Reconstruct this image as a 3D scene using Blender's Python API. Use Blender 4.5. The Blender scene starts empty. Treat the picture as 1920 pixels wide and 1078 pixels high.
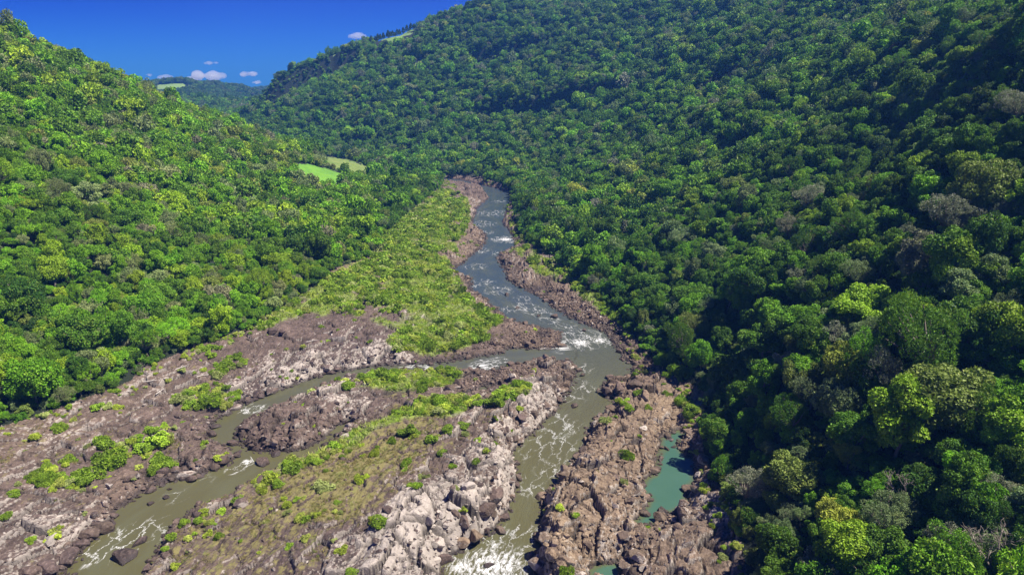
import bpy, math, random
import numpy as np
from mathutils import Vector, Matrix
R = math.radians
rng = np.random.default_rng(7)
random.seed(7)
S = bpy.context.scene
COL = S.collection

# ------------------------------------------------------------------ camera
CAMZ, FPX, PITCH = 100.0, 1280.0, R(17.7)          # photograph frame: 1920 x 1078
CP, SP = math.cos(PITCH), math.sin(PITCH)
cam = bpy.data.cameras.new('camera'); co = bpy.data.objects.new('camera', cam); COL.objects.link(co)
co.location = (0, 0, CAMZ); co.rotation_euler = (R(90) - PITCH, 0, 0)
cam.sensor_width = 36; cam.lens = 36 * FPX / 1920; cam.clip_start = 1; cam.clip_end = 30000
S.camera = co

# ------------------------------------------------------------------ sky, sun, exposure
SUN_EL, SUN_AZ = R(60), R(97)                       # azimuth measured from +Y towards +X
w = bpy.data.worlds.new('World'); S.world = w; w.use_nodes = True
nt = w.node_tree; nt.nodes.clear()
sky = nt.nodes.new('ShaderNodeTexSky'); sky.sky_type = 'NISHITA'; sky.sun_disc = False
sky.sun_elevation = SUN_EL; sky.sun_rotation = SUN_AZ; sky.altitude = 600; sky.air_density = 1.0; sky.dust_density = 0.3; sky.ozone_density = 4.0
hs = nt.nodes.new('ShaderNodeMix'); hs.data_type = 'RGBA'; hs.blend_type = 'MULTIPLY'; hs.inputs[0].default_value = 1; hs.inputs[7].default_value = (0.05, 0.235, 0.86, 1)   # the deep blue of a polarised sky
tc = nt.nodes.new('ShaderNodeTexCoord'); sx_ = nt.nodes.new('ShaderNodeSeparateXYZ'); nt.links.new(tc.outputs['Generated'], sx_.inputs[0])
mr = nt.nodes.new('ShaderNodeMapRange'); mr.inputs['From Min'].default_value = -.02; mr.inputs['From Max'].default_value = .095; nt.links.new(sx_.outputs['Z'], mr.inputs['Value'])
tn_ = nt.nodes.new('ShaderNodeMix'); tn_.data_type = 'RGBA'; tn_.inputs[6].default_value = (0.085, 0.40, 1.15, 1); tn_.inputs[7].default_value = (0.001, 0.042, 0.64, 1); nt.links.new(mr.outputs[0], tn_.inputs[0]); nt.links.new(tn_.outputs[2], hs.inputs[7])
bg = nt.nodes.new('ShaderNodeBackground'); bg.inputs['Strength'].default_value = 0.06
wo = nt.nodes.new('ShaderNodeOutputWorld')
nt.links.new(sky.outputs[0], hs.inputs[6]); nt.links.new(hs.outputs[2], bg.inputs['Color']); nt.links.new(bg.outputs[0], wo.inputs['Surface'])
sl = bpy.data.lights.new('sun', 'SUN'); sl.energy = 5.0; sl.angle = R(0.5); sl.color = (1, 0.94, 0.82)
so = bpy.data.objects.new('sun', sl); COL.objects.link(so)
sd_ = Vector((math.cos(SUN_EL) * math.sin(SUN_AZ), math.cos(SUN_EL) * math.cos(SUN_AZ), math.sin(SUN_EL)))
so.rotation_euler = sd_.to_track_quat('Z', 'Y').to_euler(); so.location = sd_ * 400
S.view_settings.view_transform = 'Standard'; S.view_settings.look = 'None'
S.view_settings.exposure = 1.1; S.view_settings.gamma = 1.0
S.render.film_transparent = False
S.cycles.max_bounces = 6; S.cycles.diffuse_bounces = 2; S.cycles.glossy_bounces = 2; S.cycles.transmission_bounces = 3
S.cycles.transparent_max_bounces = 8; S.cycles.volume_bounces = 2
S.cycles.use_denoising = True

# ------------------------------------------------------------------ projection helpers
def raydir(px, py):
    u = (np.asarray(px, float) - 960) / FPX; v = (np.asarray(py, float) - 539) / FPX
    return u, CP - v * SP, -SP - v * CP
def at(px, py, Y):
    u, dy, dz = raydir(px, py); t = Y / dy
    return np.array([u * t, Y + 0 * t, CAMZ + dz * t])
def atz(px, py, z=0.0):
    u, dy, dz = raydir(px, py); t = (z - CAMZ) / dz
    return np.array([u * t, dy * t, z + 0 * t])
def project(x, y, z):
    d = y * CP - (z - CAMZ) * SP
    up = y * SP + (z - CAMZ) * CP
    d = np.where(np.abs(d) < 1e-3, 1e-3, d)
    return 960 + FPX * x / d, 539 - FPX * up / d, d

# ------------------------------------------------------------------ noise
def h2(ix, iy, seed=0):
    a = (ix.astype(np.int64) * 374761393 + iy.astype(np.int64) * 668265263 + seed * 974634533) & 0xFFFFFFFF
    a = ((a ^ (a >> 13)) * 1274126177) & 0xFFFFFFFF
    a = ((a ^ (a >> 16)) * 2246822519) & 0xFFFFFFFF
    a = a ^ (a >> 15)
    return (a & 0xFFFFFF) / float(0xFFFFFF)
def vnoise(x, y, seed=0):
    ix, iy = np.floor(x), np.floor(y); fx, fy = x - ix, y - iy
    fx = fx * fx * (3 - 2 * fx); fy = fy * fy * (3 - 2 * fy)
    a = h2(ix, iy, seed); b = h2(ix + 1, iy, seed); c = h2(ix, iy + 1, seed); d = h2(ix + 1, iy + 1, seed)
    return (a + (b - a) * fx) * (1 - fy) + (c + (d - c) * fx) * fy
def fbm(x, y, oct=4, seed=0):
    s, a, t = 0, 0.5, 0
    for o in range(oct):
        s = s + a * vnoise(x, y, seed + o * 17); t += a; a *= 0.5; x = x * 2.03 + 11.3; y = y * 2.03 + 5.7
    return s / t
def voro(x, y, seed=0):
    ix, iy = np.floor(x), np.floor(y)
    f1 = np.full(x.shape, 9.0); f2 = np.full(x.shape, 9.0); cid = np.zeros(x.shape); dx1 = np.zeros(x.shape); dy1 = np.zeros(x.shape); c2 = np.zeros(x.shape); c3 = np.zeros(x.shape)
    for ox in (-1, 0, 1):
        for oy in (-1, 0, 1):
            cx, cy = ix + ox, iy + oy
            qx = cx + 0.1 + 0.8 * h2(cx, cy, seed); qy = cy + 0.1 + 0.8 * h2(cx, cy, seed + 1)
            d = np.hypot(x - qx, y - qy); m = d < f1
            f2 = np.where(m, f1, np.minimum(f2, d))
            cid = np.where(m, h2(cx, cy, seed + 2), cid); c2 = np.where(m, h2(cx, cy, seed + 3), c2); c3 = np.where(m, h2(cx, cy, seed + 4), c3)
            dx1 = np.where(m, x - qx, dx1); dy1 = np.where(m, y - qy, dy1); f1 = np.where(m, d, f1)
    return f1, f2, cid, c2, c3, dx1, dy1
def sstep(a, b, x):
    t = np.clip((x - a) / (b - a), 0, 1); return t * t * (3 - 2 * t)

# ------------------------------------------------------------------ polygons (outlines in photograph pixels)
def inpoly(px, py, poly):
    P = np.asarray(poly, float); ins = np.zeros(np.shape(px), bool); j = len(P) - 1
    for i in range(len(P)):
        xi, yi, xj, yj = P[i, 0], P[i, 1], P[j, 0], P[j, 1]
        if yi != yj:
            ins ^= ((yi > py) != (yj > py)) & (px < (xj - xi) * (py - yi) / (yj - yi) + xi)
        j = i
    return ins
def wpoly(pts):
    a = np.array(pts, float); p = atz(a[:, 0], a[:, 1], 0.0); return np.stack([p[0], p[1]], 1)
LEFT_EDGE = [(800,336),(850,341),(880,346),(905,353),(917,370),(895,393),(888,418),(912,440),(907,460),(872,490),(850,505),(852,515),(882,520),(882,543),(910,558),(930,580),(955,598),(1000,611),(1050,624),(1056,645),(1032,655)]
CH_UP = [(1032,655),(955,655),(900,670),(830,679),(770,684),(690,687),(610,702),(560,719),(490,742),(455,757),(438,772),(402,790),(388,808),(400,830),(422,846),(440,852),(428,870),(400,881),(340,896),(290,912),(250,936),(218,960),(203,990),(168,1020),(143,1050),(130,1078),(60,1200),(-60,1420)]
CH_LO = [(150,1420),(240,1120),(280,1065),(302,1020),(312,990),(350,961),(400,941),(440,922),(490,892),(525,880),(565,862),(605,842),(640,815),(668,797),(655,788),(628,800),(600,826),(565,842),(545,846),(505,850),(470,846),(447,830),(446,812),(452,798),(482,785),(520,766),(560,746),(620,719),(690,702),(750,695),(830,692),(880,692),(912,694),(962,684),(1000,677),(1040,674),(1066,676)]
ISL_R = [(1066,676),(1078,700),(1062,740),(1040,770),(1010,800),(980,825),(955,848),(967,880),(966,930),(950,957),(930,987),(900,1012),(850,1040),(830,1052),(822,1078),(790,1200),(740,1420)]
RI_L = [(1100,1420),(1045,1200),(1012,1078),(1003,1060),(1012,1035),(1005,1010),(1020,960),(1030,930),(1060,890),(1090,850),(1110,800),(1125,782),(1150,766),(1152,750),(1130,738),(1124,722),(1150,711),(1182,705),(1186,690),(1170,670),(1150,642),(1130,622),(1090,605),(1060,590),(1020,562),(990,546),(960,530),(936,490),(937,478),(968,462),(962,442),(942,420),(946,400),(956,380),(955,362),(930,354),(900,347),(870,339),(800,330)]
RIVER = wpoly(LEFT_EDGE + CH_UP[1:] + CH_LO + ISL_R[1:] + RI_L)
POOL = wpoly([(1238,822),(1270,808),(1287,815),(1272,835),(1300,868),(1306,890),(1292,935),(1287,950),(1242,966),(1226,985),(1196,993),(1190,975),(1214,945),(1209,925),(1194,915),(1224,890),(1236,858)])
POOL2 = wpoly([(1090,1062),(1120,1050),(1160,1048),(1172,1062),(1160,1085),(1110,1090)])
POOL3 = wpoly([(868,738),(900,726),(920,722),(912,730),(880,742)])
WATER = [RIVER, POOL, POOL2, POOL3]
VALLEY = [(-900,1150),(-300,880),(0,800),(80,776),(160,746),(250,712),(262,692),(330,664),(420,630),(480,612),(505,590),(560,560),(600,530),(622,505),(690,483),(722,440),(760,402),(800,372),(828,348),(832,329),(900,332),(945,347),(962,372),(965,402),(985,452),(1050,492),(1100,541),(1160,582),(1180,622),(1235,690),(1330,738),(1312,790),(1320,860),(1360,930),(1385,1000),(1400,1078),(1430,1300),(1480,1700),(-900,1700)]
FIELD1 = [(556,314),(572,308),(610,318),(668,334),(640,343),(592,334),(560,325)]
FIELD2 = [(598,292),(640,296),(690,312),(700,322),(672,330),(640,322),(612,312),(604,304)]
FIELD3 = [(700,80),(726,60),(788,46),(778,56),(752,76),(722,80)]
SCAR = [(745,138),(790,112),(795,120),(770,136),(752,142)]
FIELDP = [(596,102),(640,94),(640,98),(600,107)]

def sdist(x, y, poly):
    shp = x.shape; x = x.ravel(); y = y.ravel(); d = np.full(x.shape, 1e9); n = len(poly)
    for i in range(n):
        ax, ay = poly[i - 1]; bx, by = poly[i]; ex, ey = bx - ax, by - ay; L = ex * ex + ey * ey + 1e-9
        t = np.clip(((x - ax) * ex + (y - ay) * ey) / L, 0, 1)
        d = np.minimum(d, (x - ax - t * ex) ** 2 + (y - ay - t * ey) ** 2)
    return (np.sqrt(d) * np.where(inpoly(x, y, poly), -1, 1)).reshape(shp)
def idw(x, y, pts, vals, p=3.0):
    num = [0] * len(vals[0]); den = 0
    for (qx, qy), v in zip(pts, vals):
        wt = 1.0 / ((x - qx) ** 2 + (y - qy) ** 2 + 4.0) ** (p / 2); den = den + wt
        for k in range(len(v)): num[k] = num[k] + wt * v[k]
    return [n / den for n in num]

# ------------------------------------------------------------------ large terrain shape: control points (pixel, distance) -> height
HP = [ # px, py, Y, metres taken off for the trees that stand there
 (0,400,255,7),(0,200,350,7),(0,55,450,8),(150,115,470,8),(300,400,320,7),(300,180,500,8),(430,232,540,8),(560,278,590,8),(150,600,225,6),
 (450,330,440,6),(620,420,350,6),(640,345,500,5),(610,322,545,1),(700,318,630,7),(760,338,600,6),(660,303,680,1),
 (410,232,1150,8),(500,184,1090,8),(512,152,1110,16),(600,112,1150,17),(700,82,1150,1),(790,50,1160,1),(745,65,1155,1),(920,4,1100,8),(560,190,1000,2),(640,140,1060,8),
 (700,200,900,8),(900,200,840,8),(900,100,1000,8),(900,280,730,8),(700,285,830,8),(600,250,900,8),(500,230,1000,8),
 (1050,330,560,8),(1200,300,470,8),(1200,200,640,8),(1200,100,800,8),(1200,0,950,8),(1200,400,370,8),
 (1500,300,300,8),(1500,200,400,8),(1500,100,520,8),(1500,0,640,8),(1500,450,220,8),(1500,600,165,9),(1500,800,130,9),(1500,1000,106,9),
 (1900,1050,85,9),(1900,700,120,9),(1900,400,160,9),(1900,100,230,9),(1920,0,260,9),(1700,880,108,9),(1700,550,155,9),(1700,250,270,9),(1700,50,380,9)]
ZP = [ # px, py, ground height
 (0,800,8),(160,746,8),(260,690,8),(480,610,8),(600,530,8),(690,483,9),(760,402,9),(828,345,7),
 (1400,1050,6),(1360,930,6),(1320,860,5),(1330,738,6),(1240,690,5),(1180,620,6),(1100,541,6),(985,452,6),(960,372,8),(900,332,4),
 (950,862,8),(830,930,9),(730,985,9.5),(850,800,6),(900,745,5),(980,722,6),(1030,700,5),(700,850,4.5),(600,900,3.8),(500,960,2.8),(450,1040,3.2),(600,1050,6.5),(330,1060,2.2),
 (800,735,2.2),(700,705,1.8),(600,760,4.2),(540,790,4.5),(475,812,3),(930,700,1.2),
 (1210,745,3.5),(1140,840,5.5),(1200,845,4.5),(1100,920,6.5),(1060,990,6.5),(1040,1040,6),(1150,950,6),(1180,1020,4.5),(1270,985,4),(1280,1050,4),(1330,930,5),(1270,770,3),
 (430,712,3),(300,800,4),(150,850,4.2),(60,950,3.5),(80,1040,3.5),(100,790,6.5),(250,745,6.5),(400,665,6.5),(550,600,6.5),(700,600,6),(850,620,3.2),(650,650,5),(560,690,4),(800,550,5.5),(780,490,7),(860,430,5),(820,400,7),(860,365,5),(1000,640,1.4),(940,645,1.3),
 (1060,545,2.5),(1000,505,3.5),(1110,590,3),(1180,690,2.2)]
W3 = [(0,-120,3),(0,20,3),(-60,40,3),(60,60,12),(-150,60,14),(-300,0,90),(-320,150,95),(-500,300,150),(-700,500,190),(200,0,110),(260,150,140),(500,200,220),(700,500,300),(800,900,340),(300,-120,150),(-300,-120,110),
      (-600,750,60),(-450,800,25),(-250,850,10),(-150,720,6),(-900,900,40),(-650,1200,30),(-420,1350,25),(-350,1500,60),(-100,1450,140),(300,1400,240),(700,1400,330),(1000,1300,380),(1000,300,330),(-1000,200,200),(-1000,1500,60),(1000,1500,380),(-330,640,55),(-200,690,20)]
cps, czs = [], []
for px, py, Y, s in HP:
    p = at(px, py, Y); cps.append(p[:2]); czs.append(p[2] - s)
for px, py, z in ZP:
    p = atz(px, py, z); cps.append(p[:2]); czs.append(z)
for x, y, z in W3: cps.append(np.array([x, y], float)); czs.append(z)
cps = np.array(cps); czs = np.array(czs)
CK = 14.0
n_ = len(cps); A = np.zeros((n_ + 3, n_ + 3))
A[:n_, :n_] = np.sqrt(((cps[:, None] - cps[None]) ** 2).sum(2) + CK * CK) + np.eye(n_) * -0.35
A[:n_, n_] = 1; A[:n_, n_ + 1:] = cps / 100; A[n_, :n_] = 1; A[n_ + 1:, :n_] = cps.T / 100
tw = np.linalg.solve(A, np.concatenate([czs, np.zeros(3)]))
def bigshape(x, y):
    out = np.full(x.shape, tw[n_]) + tw[n_ + 1] * x / 100 + tw[n_ + 2] * y / 100
    for i in range(n_): out += tw[i] * np.sqrt((x - cps[i, 0]) ** 2 + (y - cps[i, 1]) ** 2 + CK * CK)
    return out
# rock zones: px, py, z, bank steepness, roughness, pale rock, dry grass, warm tan
ZN = [(955,870,5,4.5,1.0,.75,.1,.2),(850,960,6,4,1.1,.85,.05,.1),(760,1020,6,4,1.1,.9,.05,.0),(1000,740,4,2.2,1.0,.75,.15,.3),(1040,690,3,1.8,1.0,.45,.1,.3),(900,790,5,2,.8,.55,.35,.2),
 (700,850,4,.5,.28,.2,.75,.1),(600,900,3.5,.5,.3,.2,.75,.1),(640,960,4.5,.5,.35,.25,.65,.1),(500,970,3,.5,.4,.3,.55,.1),(420,1020,3,.8,.5,.4,.5,.1),(560,1040,6,.6,.6,.5,.4,.0),(780,800,4,.5,.4,.3,.55,.1),(650,1040,7,.8,.8,.6,.3,0),
 (560,780,4,1.6,.9,.25,.12,.15),(480,815,3,2,1.0,.1,.05,.1),(650,735,4,1.6,.8,.65,.2,.1),(750,720,2,.6,.5,.4,.4,.1),(930,700,1,.2,.4,.15,.05,.25),
 (300,850,4,.35,.7,.35,.34,.15),(150,880,4,.3,.65,.42,.36,.1),(60,990,4,.4,.8,.6,.25,.1),(250,900,2,.25,.7,.25,.1,.3),(100,800,6,.3,.55,.48,.33,.3),(280,730,6,.3,.5,.55,.25,.3),(400,700,4,.6,.65,.45,.34,.2),(350,770,4,.5,.6,.35,.34,.1),
 (400,655,6,.5,.5,.4,.15,.2),(560,620,6,.5,.5,.3,.15,.1),(700,600,6,.5,.5,.3,.28,.1),(560,690,4,1.8,.75,.7,.15,.0),(700,660,4,1.8,.75,.65,.15,.0),(450,740,3,1.6,.8,.6,.2,.0),(780,610,5,.8,.7,.6,.25,.0),(850,640,3,.6,.5,.2,.4,.1),
 (1000,640,1,.2,.5,.15,.05,.35),(900,620,3,.3,.5,.3,.3,.2),(880,560,3,.4,.6,.4,.4,.3),(860,470,4,.4,.6,.35,.4,.4),(880,380,4,.6,.8,.5,.3,.4),(800,540,5,.4,.4,.2,.5,.3),(700,500,6,.4,.4,.3,.4,.4),
 (1060,545,3,.6,.9,.35,.15,.35),(1000,500,3,1.2,1.0,.45,.15,.35),(1120,600,3,.4,.9,.3,.15,.35),(1180,690,2,.5,.9,.2,.1,.35),(960,365,4,1.5,.9,.1,.05,.1),(950,430,4,.8,.9,.3,.2,.4),
 (1180,730,3,1.6,.9,.15,.1,.5),(1250,760,3,.8,.45,.45,.15,.95),(1140,830,5,2.4,.9,.3,.2,.7),(1090,920,6,3.2,1.0,.35,.12,.8),(1050,1000,6,4,1.1,.35,.08,.95),(1160,960,6,1.6,1.0,.35,.15,.65),(1200,850,4,1.4,.9,.3,.25,.65),(1270,990,4,1.2,1.0,.5,.1,.45),(1330,940,5,1.0,.9,.6,.1,.35),(1230,1050,4,1.0,.9,.35,.1,.5)]
znp = [tuple(atz(a[0], a[1], a[2])[:2]) for a in ZN]; znv = [a[3:] for a in ZN]
US, VS = (0.36, 0.933), (0.933, -0.36)               # strike of the rock

CLIFFS = [([(498,176,1090),(515,158,1095),(560,146,1105),(620,134,1115),(690,118,1112)], 36), ([(885,192,840),(1000,180,800),(1100,172,760),(1190,154,740)], 17), ([(1310,118,600),(1380,112,590),(1440,98,600)], 16), ([(880,72,1010),(960,60,980),(1060,36,950)], 20), ([(1520,70,470),(1580,82,440),(1640,70,430)], 8), ([(700,262,830),(800,250,800),(860,262,770)], 9)]
CLW = [(np.stack([at(*q)[:2] for q in pl]), A) for pl, A in CLIFFS]
def cliffs(x, y):
    out = 0 * x
    for P, A in CLW:
        xs = P[:, 0]; yl = np.interp(x, xs, P[:, 1]); d = y - yl + 14 * (fbm(x / 30, y / 300, 3, 88) - .5)
        m_ = sstep(xs[0] - 12, xs[0] + 18, x) * (1 - sstep(xs[-1] - 50, xs[-1] + 20, x))
        out = out + A * m_ * (sstep(-4, 4, d) - sstep(-90, 90, d)) * (np.abs(d) < 100)
    return out
def ground(x, y, detail=True):
    """height and surface attributes at world x, y (arrays)"""
    x = np.asarray(x, float); y = np.asarray(y, float)
    T = bigshape(x, y)
    wx = x + 2.2 * (fbm(x / 6, y / 6, 3, 5) - .5) + 1.0 * (vnoise(x / 1.7, y / 1.7, 8) - .5); wy = y + 2.2 * (fbm(x / 6, y / 6, 3, 6) - .5) + 1.0 * (vnoise(x / 1.7, y / 1.7, 9) - .5)
    sdw = np.minimum.reduce([sdist(wx, wy, p) for p in WATER])
    k, rough, pale, grass, tan = idw(x, y, znp, znv)
    far = sstep(15, 60, T)
    # hills: gullies, terraces and bumps
    hb = (fbm(x / 90, y / 90, 4, 31) - .5) * 22 + (fbm(x / 28, y / 28, 3, 41) - .5) * 7
    zt = T + 26 * (fbm(x / 150, y / 150, 3, 77) - .5)
    ph = (zt / 48.0) % 1.0
    terr = (sstep(.0, .35, ph) - ph) * 8
    tamt = sstep(250, 480, y) * sstep(-150, 60, x) * far
    T2 = np.maximum(T, 1.0) + hb * far * 0.8 + terr * tamt + cliffs(x, y)
    # bank profile
    h = T2 * (1 - np.exp(-np.maximum(sdw, 0) * k / np.maximum(np.minimum(T2, 12), 0.8)))
    near = 1 - sstep(10, 22, T)
    u = x * US[0] + y * US[1]; v = x * VS[0] + y * VS[1]
    uw = u + 1.5 * (fbm(x / 5, y / 5, 2, 51) - .5) * 2; vw = v + 1.5 * (fbm(x / 5, y / 5, 2, 52) - .5) * 2
    amt = rough * near * np.clip(sdw / 1.5, 0, 1)
    f1, f2, c, c2, c3, dx, dy = voro(uw / 9, vw / 5.5, 100)
    r1 = (c - .5) * 2.6 + dx * (c2 - .5) * 3.4 + dy * (c3 - .5) * 3.4 - 1.0 * (1 - sstep(0, .16, f2 - f1))
    g1, g2, e, e2, e3, ex, ey = voro(uw / 3.6, vw / 2.4, 200)
    r2 = (e - .5) * 1.3 + ex * (e2 - .5) * 1.7 + ey * (e3 - .5) * 1.7 - .6 * (1 - sstep(0, .2, g2 - g1))
    i1, i2, q, q2, q3, qx, qy = voro(uw / 1.5, vw / 1.05, 300)
    r3 = (q - .5) * .6 + qx * (q2 - .5) * .7 + qy * (q3 - .5) * .7 - .2 * (1 - sstep(0, .2, i2 - i1))
    slab = (fbm(u / 22, v / 5, 3, 61) - .5) * 1.6 + (fbm(u / 7, v / 1.6, 3, 62) - .5) * 0.7
    h = h + amt * (r1 * .95 + r2 * .7 + r3 * .5) + slab * near * np.clip(sdw / 3, 0, 1) * (1 - .5 * rough)
    land = sdw > 0
    h = np.where(land, np.maximum(h, -0.25 + np.minimum(sdw, 1) * .45), -np.clip(-sdw * .7, .25, 2.2))
    blk = c * .45 + e * .35 + q * .2
    crack = np.maximum((1 - sstep(0, .13, f2 - f1)), .8 * (1 - sstep(0, .16, g2 - g1))) * rough
    return h, dict(sd=sdw, pale=pale, grass=grass, tan=tan, blk=blk, crack=crack, near=near, rough=rough, T=T)

# ------------------------------------------------------------------ terrain grid
def axis(breaks):
    """breaks: list of (coordinate, spacing)"""
    out = [breaks[0][0]]; i = 0
    while out[-1] < breaks[-1][0]:
        c = out[-1]; s = np.interp(c, [b[0] for b in breaks], [b[1] for b in breaks]); out.append(c + s)
    return np.array(out)
GX = axis([(-1050, 9), (-260, 3.5), (-150, .9), (-120, .38), (58, .38), (75, .6), (130, 3), (260, 5), (1050, 9)])
GY = axis([(-160, 6), (70, 4), (95, .38), (170, .45), (240, .75), (330, 1.3), (640, 2.6), (900, 5), (1500, 8)])
XX, YY = np.meshgrid(GX, GY)
HH = np.zeros(XX.shape); AT = {}
for r0 in range(0, len(GY), 120):
    h, a = ground(XX[r0:r0 + 120], YY[r0:r0 + 120]); HH[r0:r0 + 120] = h
    for kk, vv in a.items(): AT.setdefault(kk, np.zeros(XX.shape))[r0:r0 + 120] = vv
PX, PY, PD = project(XX, YY, HH)
GREENP = [[(490,612),(600,528),(690,490),(722,446),(760,408),(800,378),(828,354),(850,350),(884,372),(880,405),(862,450),(848,490),(846,512),(862,545),(905,575),(930,605),(922,640),(870,655),(735,665),(722,645),(760,622),(700,600),(640,585),(560,600)],[(640,708),(700,702),(760,699),(850,692),(876,702),(840,722),(740,742),(650,722)],[(470,908),(565,868),(645,822),(700,792),(820,745),(890,740),(850,780),(720,806),(600,866)],[(955,430),(1010,470),(1110,545),(1180,600),(1150,600),(1010,505)]]
NX, NY = PX + 46 * (fbm(XX / 14, YY / 14, 3, 801) - .5), PY + 30 * (fbm(XX / 14, YY / 14, 3, 802) - .5)
AT['green'] = sum(inpoly(NX, NY, q).astype(float) for q in GREENP) * sstep(.36, .5, fbm(XX / 9, YY / 13, 3, 803))
for _ in range(3):
    q = AT['green']; AT['green'] = (q + np.roll(q, 1, 0) + np.roll(q, -1, 0) + np.roll(q, 1, 1) + np.roll(q, -1, 1)) / 5
valley = inpoly(PX, PY, VALLEY) | (YY < 60) & (AT['T'] < 9)
valley &= (AT['T'] < 22) | (AT['sd'] < 6)
AT['forest'] = (~valley).astype(float)
def interp(F, x, y):
    x = np.asarray(x, float); y = np.asarray(y, float)
    i = np.clip(np.searchsorted(GX, x) - 1, 0, len(GX) - 2); j = np.clip(np.searchsorted(GY, y) - 1, 0, len(GY) - 2)
    fx = np.clip((x - GX[i]) / (GX[i + 1] - GX[i]), 0, 1); fy = np.clip((y - GY[j]) / (GY[j + 1] - GY[j]), 0, 1)
    return (F[j, i] * (1 - fx) + F[j, i + 1] * fx) * (1 - fy) + (F[j + 1, i] * (1 - fx) + F[j + 1, i + 1] * fx) * fy
def hgt(x, y): return interp(HH, x, y)
TS = np.exp(np.linspace(math.log(60), math.log(1700), 700))
def hit(px, py):
    """point of the ground seen at a pixel of the photograph"""
    u, dy, dz = raydir(px, py); x = u * TS; y = dy * TS; z = CAMZ + dz * TS
    below = z < hgt(x, y)
    if not below.any(): return None
    k = int(np.argmax(below)); t0, t1 = TS[max(k - 1, 0)], TS[k]
    for _ in range(12):
        t = (t0 + t1) / 2
        if CAMZ + dz * t < hgt(np.array([u * t]), np.array([dy * t]))[0]: t1 = t
        else: t0 = t
    return np.array([u * t1, dy * t1, CAMZ + dz * t1])
def seen(x, y, z):
    """True where no ground lies between the camera and the points"""
    ok = np.ones(len(x), bool)
    for f in np.linspace(.3, .985, 60):
        ok &= (CAMZ + (z - CAMZ) * f) > hgt(x * f, y * f) + .3
    return ok

# ------------------------------------------------------------------ materials
def mat(name):
    m = bpy.data.materials.new(name); m.use_nodes = True; t = m.node_tree
    b = t.nodes['Principled BSDF']; return m, t, b
def N(t, typ, **k):
    n = t.nodes.new(typ)
    for a, v in k.items():
        if a.startswith('i_'): n.inputs[a[2:].replace('_', ' ')].default_value = v
        else: setattr(n, a, v)
    return n
def attr(t, name, typ='GEOMETRY'): return N(t, 'ShaderNodeAttribute', attribute_name=name, attribute_type=typ)
def math_(t, op, a, b=None, c=None, clamp=False):
    n = N(t, 'ShaderNodeMath', operation=op, use_clamp=clamp)
    for i, v in enumerate((a, b, c)):
        if v is None: continue
        if isinstance(v, (int, float)): n.inputs[i].default_value = v
        else: t.links.new(v, n.inputs[i])
    return n.outputs[0]
def mixc(t, f, a, b, mode='MIX'):
    n = N(t, 'ShaderNodeMix', data_type='RGBA', blend_type=mode)
    for i, v in ((0, f), (6, a), (7, b)):
        if isinstance(v, (int, float)): n.inputs[i].default_value = v
        elif isinstance(v, tuple): n.inputs[i].default_value = (*v, 1)
        else: t.links.new(v, n.inputs[i])
    return n.outputs[2]
def ramp(t, f, a, b):
    n = N(t, 'ShaderNodeMapRange', interpolation_type='SMOOTHSTEP'); n.inputs['From Min'].default_value = a; n.inputs['From Max'].default_value = b
    t.links.new(f, n.inputs['Value']); return n.outputs[0]
def noise(t, vec, scale, detail=4, rough=.6, dist=0):
    n = N(t, 'ShaderNodeTexNoise', i_Scale=scale, i_Detail=detail, i_Roughness=rough, i_Distortion=dist)
    if vec is not None: t.links.new(vec, n.inputs['Vector'])
    return n.outputs['Fac']
def bump(t, b, h, strength, dist):
    n = N(t, 'ShaderNodeBump', i_Strength=strength, i_Distance=dist); t.links.new(h, n.inputs['Height']); t.links.new(n.outputs[0], b.inputs['Normal'])

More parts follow.
